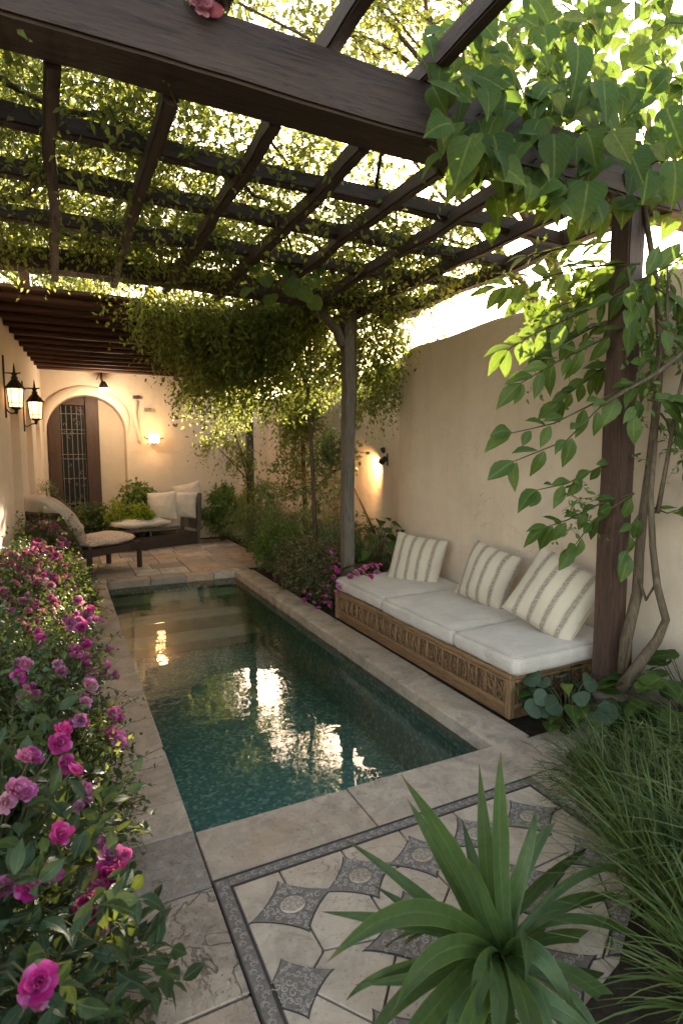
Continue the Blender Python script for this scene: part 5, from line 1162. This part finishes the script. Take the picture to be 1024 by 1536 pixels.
# strap leaved plant
t = thing('strap_leaf_plant', (1.2, 1.22, 0), 'large rosette plant with long glossy strap leaves on the mosaic', 'plant')
BX = Vector(atz(745, 1440, .12)); 
def strap(ctrl, tip, w_, base=None, seg=16, fold=.45, up=None):
    p0 = BX+Vector((R(-.03, .03), R(-.03, .03), 0)) if base is None else Vector(base)
    c_ = Vector(ctrl); e = Vector(tip); V = []; Fc = []; ph_ = R(0, 6)
    for i in range(seg+1):
        q = i/seg; p = p0*(1-q)**2+c_*2*q*(1-q)+e*q*q; tn = ((c_-p0)*(1-q)+(e-c_)*q).normalized()
        u = Vector(up) if up else Vector((-.3, -.75, .75)); sd_ = tn.cross(u).normalized(); nn = sd_.cross(tn).normalized()
        ww = w_*(np.interp(q, [0, .12, .4, .6, .8, .93, 1], [.5, .55, .8, .82, .52, .2, .01]))*.5
        f = fold*(1-q*.5)
        for j, k_ in enumerate((-1, -.5, 0, .5, 1)): V.append(p+sd_*ww*k_+nn*ww*abs(k_)**1.3*f+nn*.005*sin(q*9+k_*2+ph_)+sd_*.006*sin(q*5+ph_)*q)
    for i in range(seg):
        for j in range(4): a_ = i*5+j; Fc.append((a_, a_+1, a_+6, a_+5))
    o = mk('leaf', V, Fc, M['leaf_yucca'], t, True); uv = o.data.uv_layers.new(name='leaf')
    for lp in o.data.loops: vi = lp.vertex_index; uv.data[lp.index].uv = ((-.4, -.2, 0, .2, .4)[vi % 5], vi//5/seg)
Y0 = BX.y
def sp(cx, cy, cd, tx, ty_, td, w_): strap(aty(cx, cy, Y0+cd), aty(tx, ty_, Y0+td), w_*(.85 if ty_ < 1300 else .8))
for a_ in ((738, 1290, .02, 753, 1128, .05, .075), (735, 1300, .05, 717, 1145, .12, .07), (715, 1330, .05, 603, 1160, .1, .08), (690, 1330, .08, 612, 1195, .2, .075), (760, 1290, .05, 832, 1232, .12, .075), (790, 1285, 0, 800, 1215, .05, .06),
           (650, 1345, .1, 515, 1262, .25, .05), (640, 1375, -.02, 480, 1366, .05, .055), (640, 1300, -.1, 490, 1445, -.2, .085), (660, 1360, -.12, 590, 1530, -.28, .08), (720, 1400, -.15, 712, 1560, -.3, .075), (750, 1430, -.2, 745, 1590, -.34, .075),
           (800, 1360, -.1, 790, 1480, -.22, .06), (790, 1370, -.12, 868, 1530, -.25, .08), (830, 1330, .0, 950, 1345, .1, .06), (860, 1320, 0, 1010, 1440, -.1, .045), (830, 1290, .0, 960, 1300, .1, .04), (860, 1440, -.1, 1010, 1500, -.1, .035),
           (800, 1490, -.25, 900, 1560, -.3, .08), (680, 1470, -.1, 530, 1480, .02, .05), (670, 1390, .1, 560, 1330, .3, .06), (780, 1330, .15, 890, 1270, .35, .06), (700, 1290, .18, 660, 1240, .3, .06), (800, 1400, .1, 900, 1380, .2, .07), (730, 1350, -.05, 700, 1290, -.02, .05)):
    sp(*a_)
for a_ in ((650, 1480, -.2, 560, 1640, -.34, .08), (610, 1440, -.12, 545, 1570, -.2, .065), (790, 1480, -.3, 830, 1660, -.45, .085), (700, 1500, -.3, 660, 1680, -.45, .085), (880, 1430, -.12, 985, 1580, -.22, .07), (560, 1430, .0, 520, 1500, .02, .04), (850, 1380, .05, 940, 1420, .05, .06), (720, 1310, .12, 690, 1230, .22, .06)):
    sp(*a_)
for k in range(9):
    a = R(0, 2*pi); strap(BX+Vector((cos(a)*.15, sin(a)*.15, R(.05, .2))), BX+Vector((cos(a)*R(.25, .4), sin(a)*R(.25, .4), R(-.12, .02))), R(.05, .075), up=(0, 0, 1))
MB().tube([BX+Vector((0, 0, -.16)), BX+Vector((0, 0, .03))], [.06, .045], 10).build('stem', M['bark'], t, True)


# ------------------------------------------------------------------ sky, sun, camera
w = bpy.data.worlds.new('World'); SC.world = w; w.use_nodes = True; nt = w.node_tree
bg = nt.nodes['Background']; sky = nt.nodes.new('ShaderNodeTexSky'); sky.sky_type = 'NISHITA'; sky.sun_disc = False
SUN_EL, SUN_AZ = radians(19), radians(33)    # azimuth clockwise from +Y
sky.sun_elevation = SUN_EL; sky.sun_rotation = SUN_AZ; sky.air_density = 1.0; sky.dust_density = 1.6; sky.ozone_density = 1.0
mxn = nt.nodes.new('ShaderNodeMix'); mxn.data_type = 'RGBA'; mxn.blend_type = 'MULTIPLY'; mxn.inputs[0].default_value = 1; mxn.inputs[7].default_value = (1.25, 1.0, .78, 1)
nt.links.new(sky.outputs[0], mxn.inputs[6]); nt.links.new(mxn.outputs[2], bg.inputs['Color']); bg.inputs['Strength'].default_value = .15
sl = bpy.data.lights.new('sun', 'SUN'); sl.energy = 5.0; sl.angle = radians(.6); sl.color = (1, .84, .66)
so = bpy.data.objects.new('sun', sl); COL.objects.link(so)
sd = Vector((sin(SUN_AZ)*cos(SUN_EL), cos(SUN_AZ)*cos(SUN_EL), sin(SUN_EL)))
so.rotation_euler = (-sd).to_track_quat('-Z', 'Y').to_euler(); so.location = (10, 16, 8)
cam = bpy.data.cameras.new('camera'); cam.sensor_fit = 'VERTICAL'; cam.sensor_height = 36; cam.lens = F/1536*36; cam.clip_end = 500; cam.clip_start = .02; cam.dof.use_dof = True; cam.dof.focus_distance = 4.2; cam.dof.aperture_fstop = 4.5
co = bpy.data.objects.new('camera', cam); COL.objects.link(co); co.location = (0, 0, CH); co.rotation_euler = (pi/2-PIT, 0, -YAW); SC.camera = co
vs = SC.view_settings; vs.view_transform = 'Standard'; vs.look = 'None'; vs.gamma = 1; vs.use_curve_mapping = False; vs.exposure = 2.85
SC.cycles.max_bounces = 10; SC.cycles.diffuse_bounces = 5; SC.cycles.transmission_bounces = 6; SC.cycles.transparent_max_bounces = 10
SC.cycles.use_denoising = True; SC.cycles.sample_clamp_indirect = 8
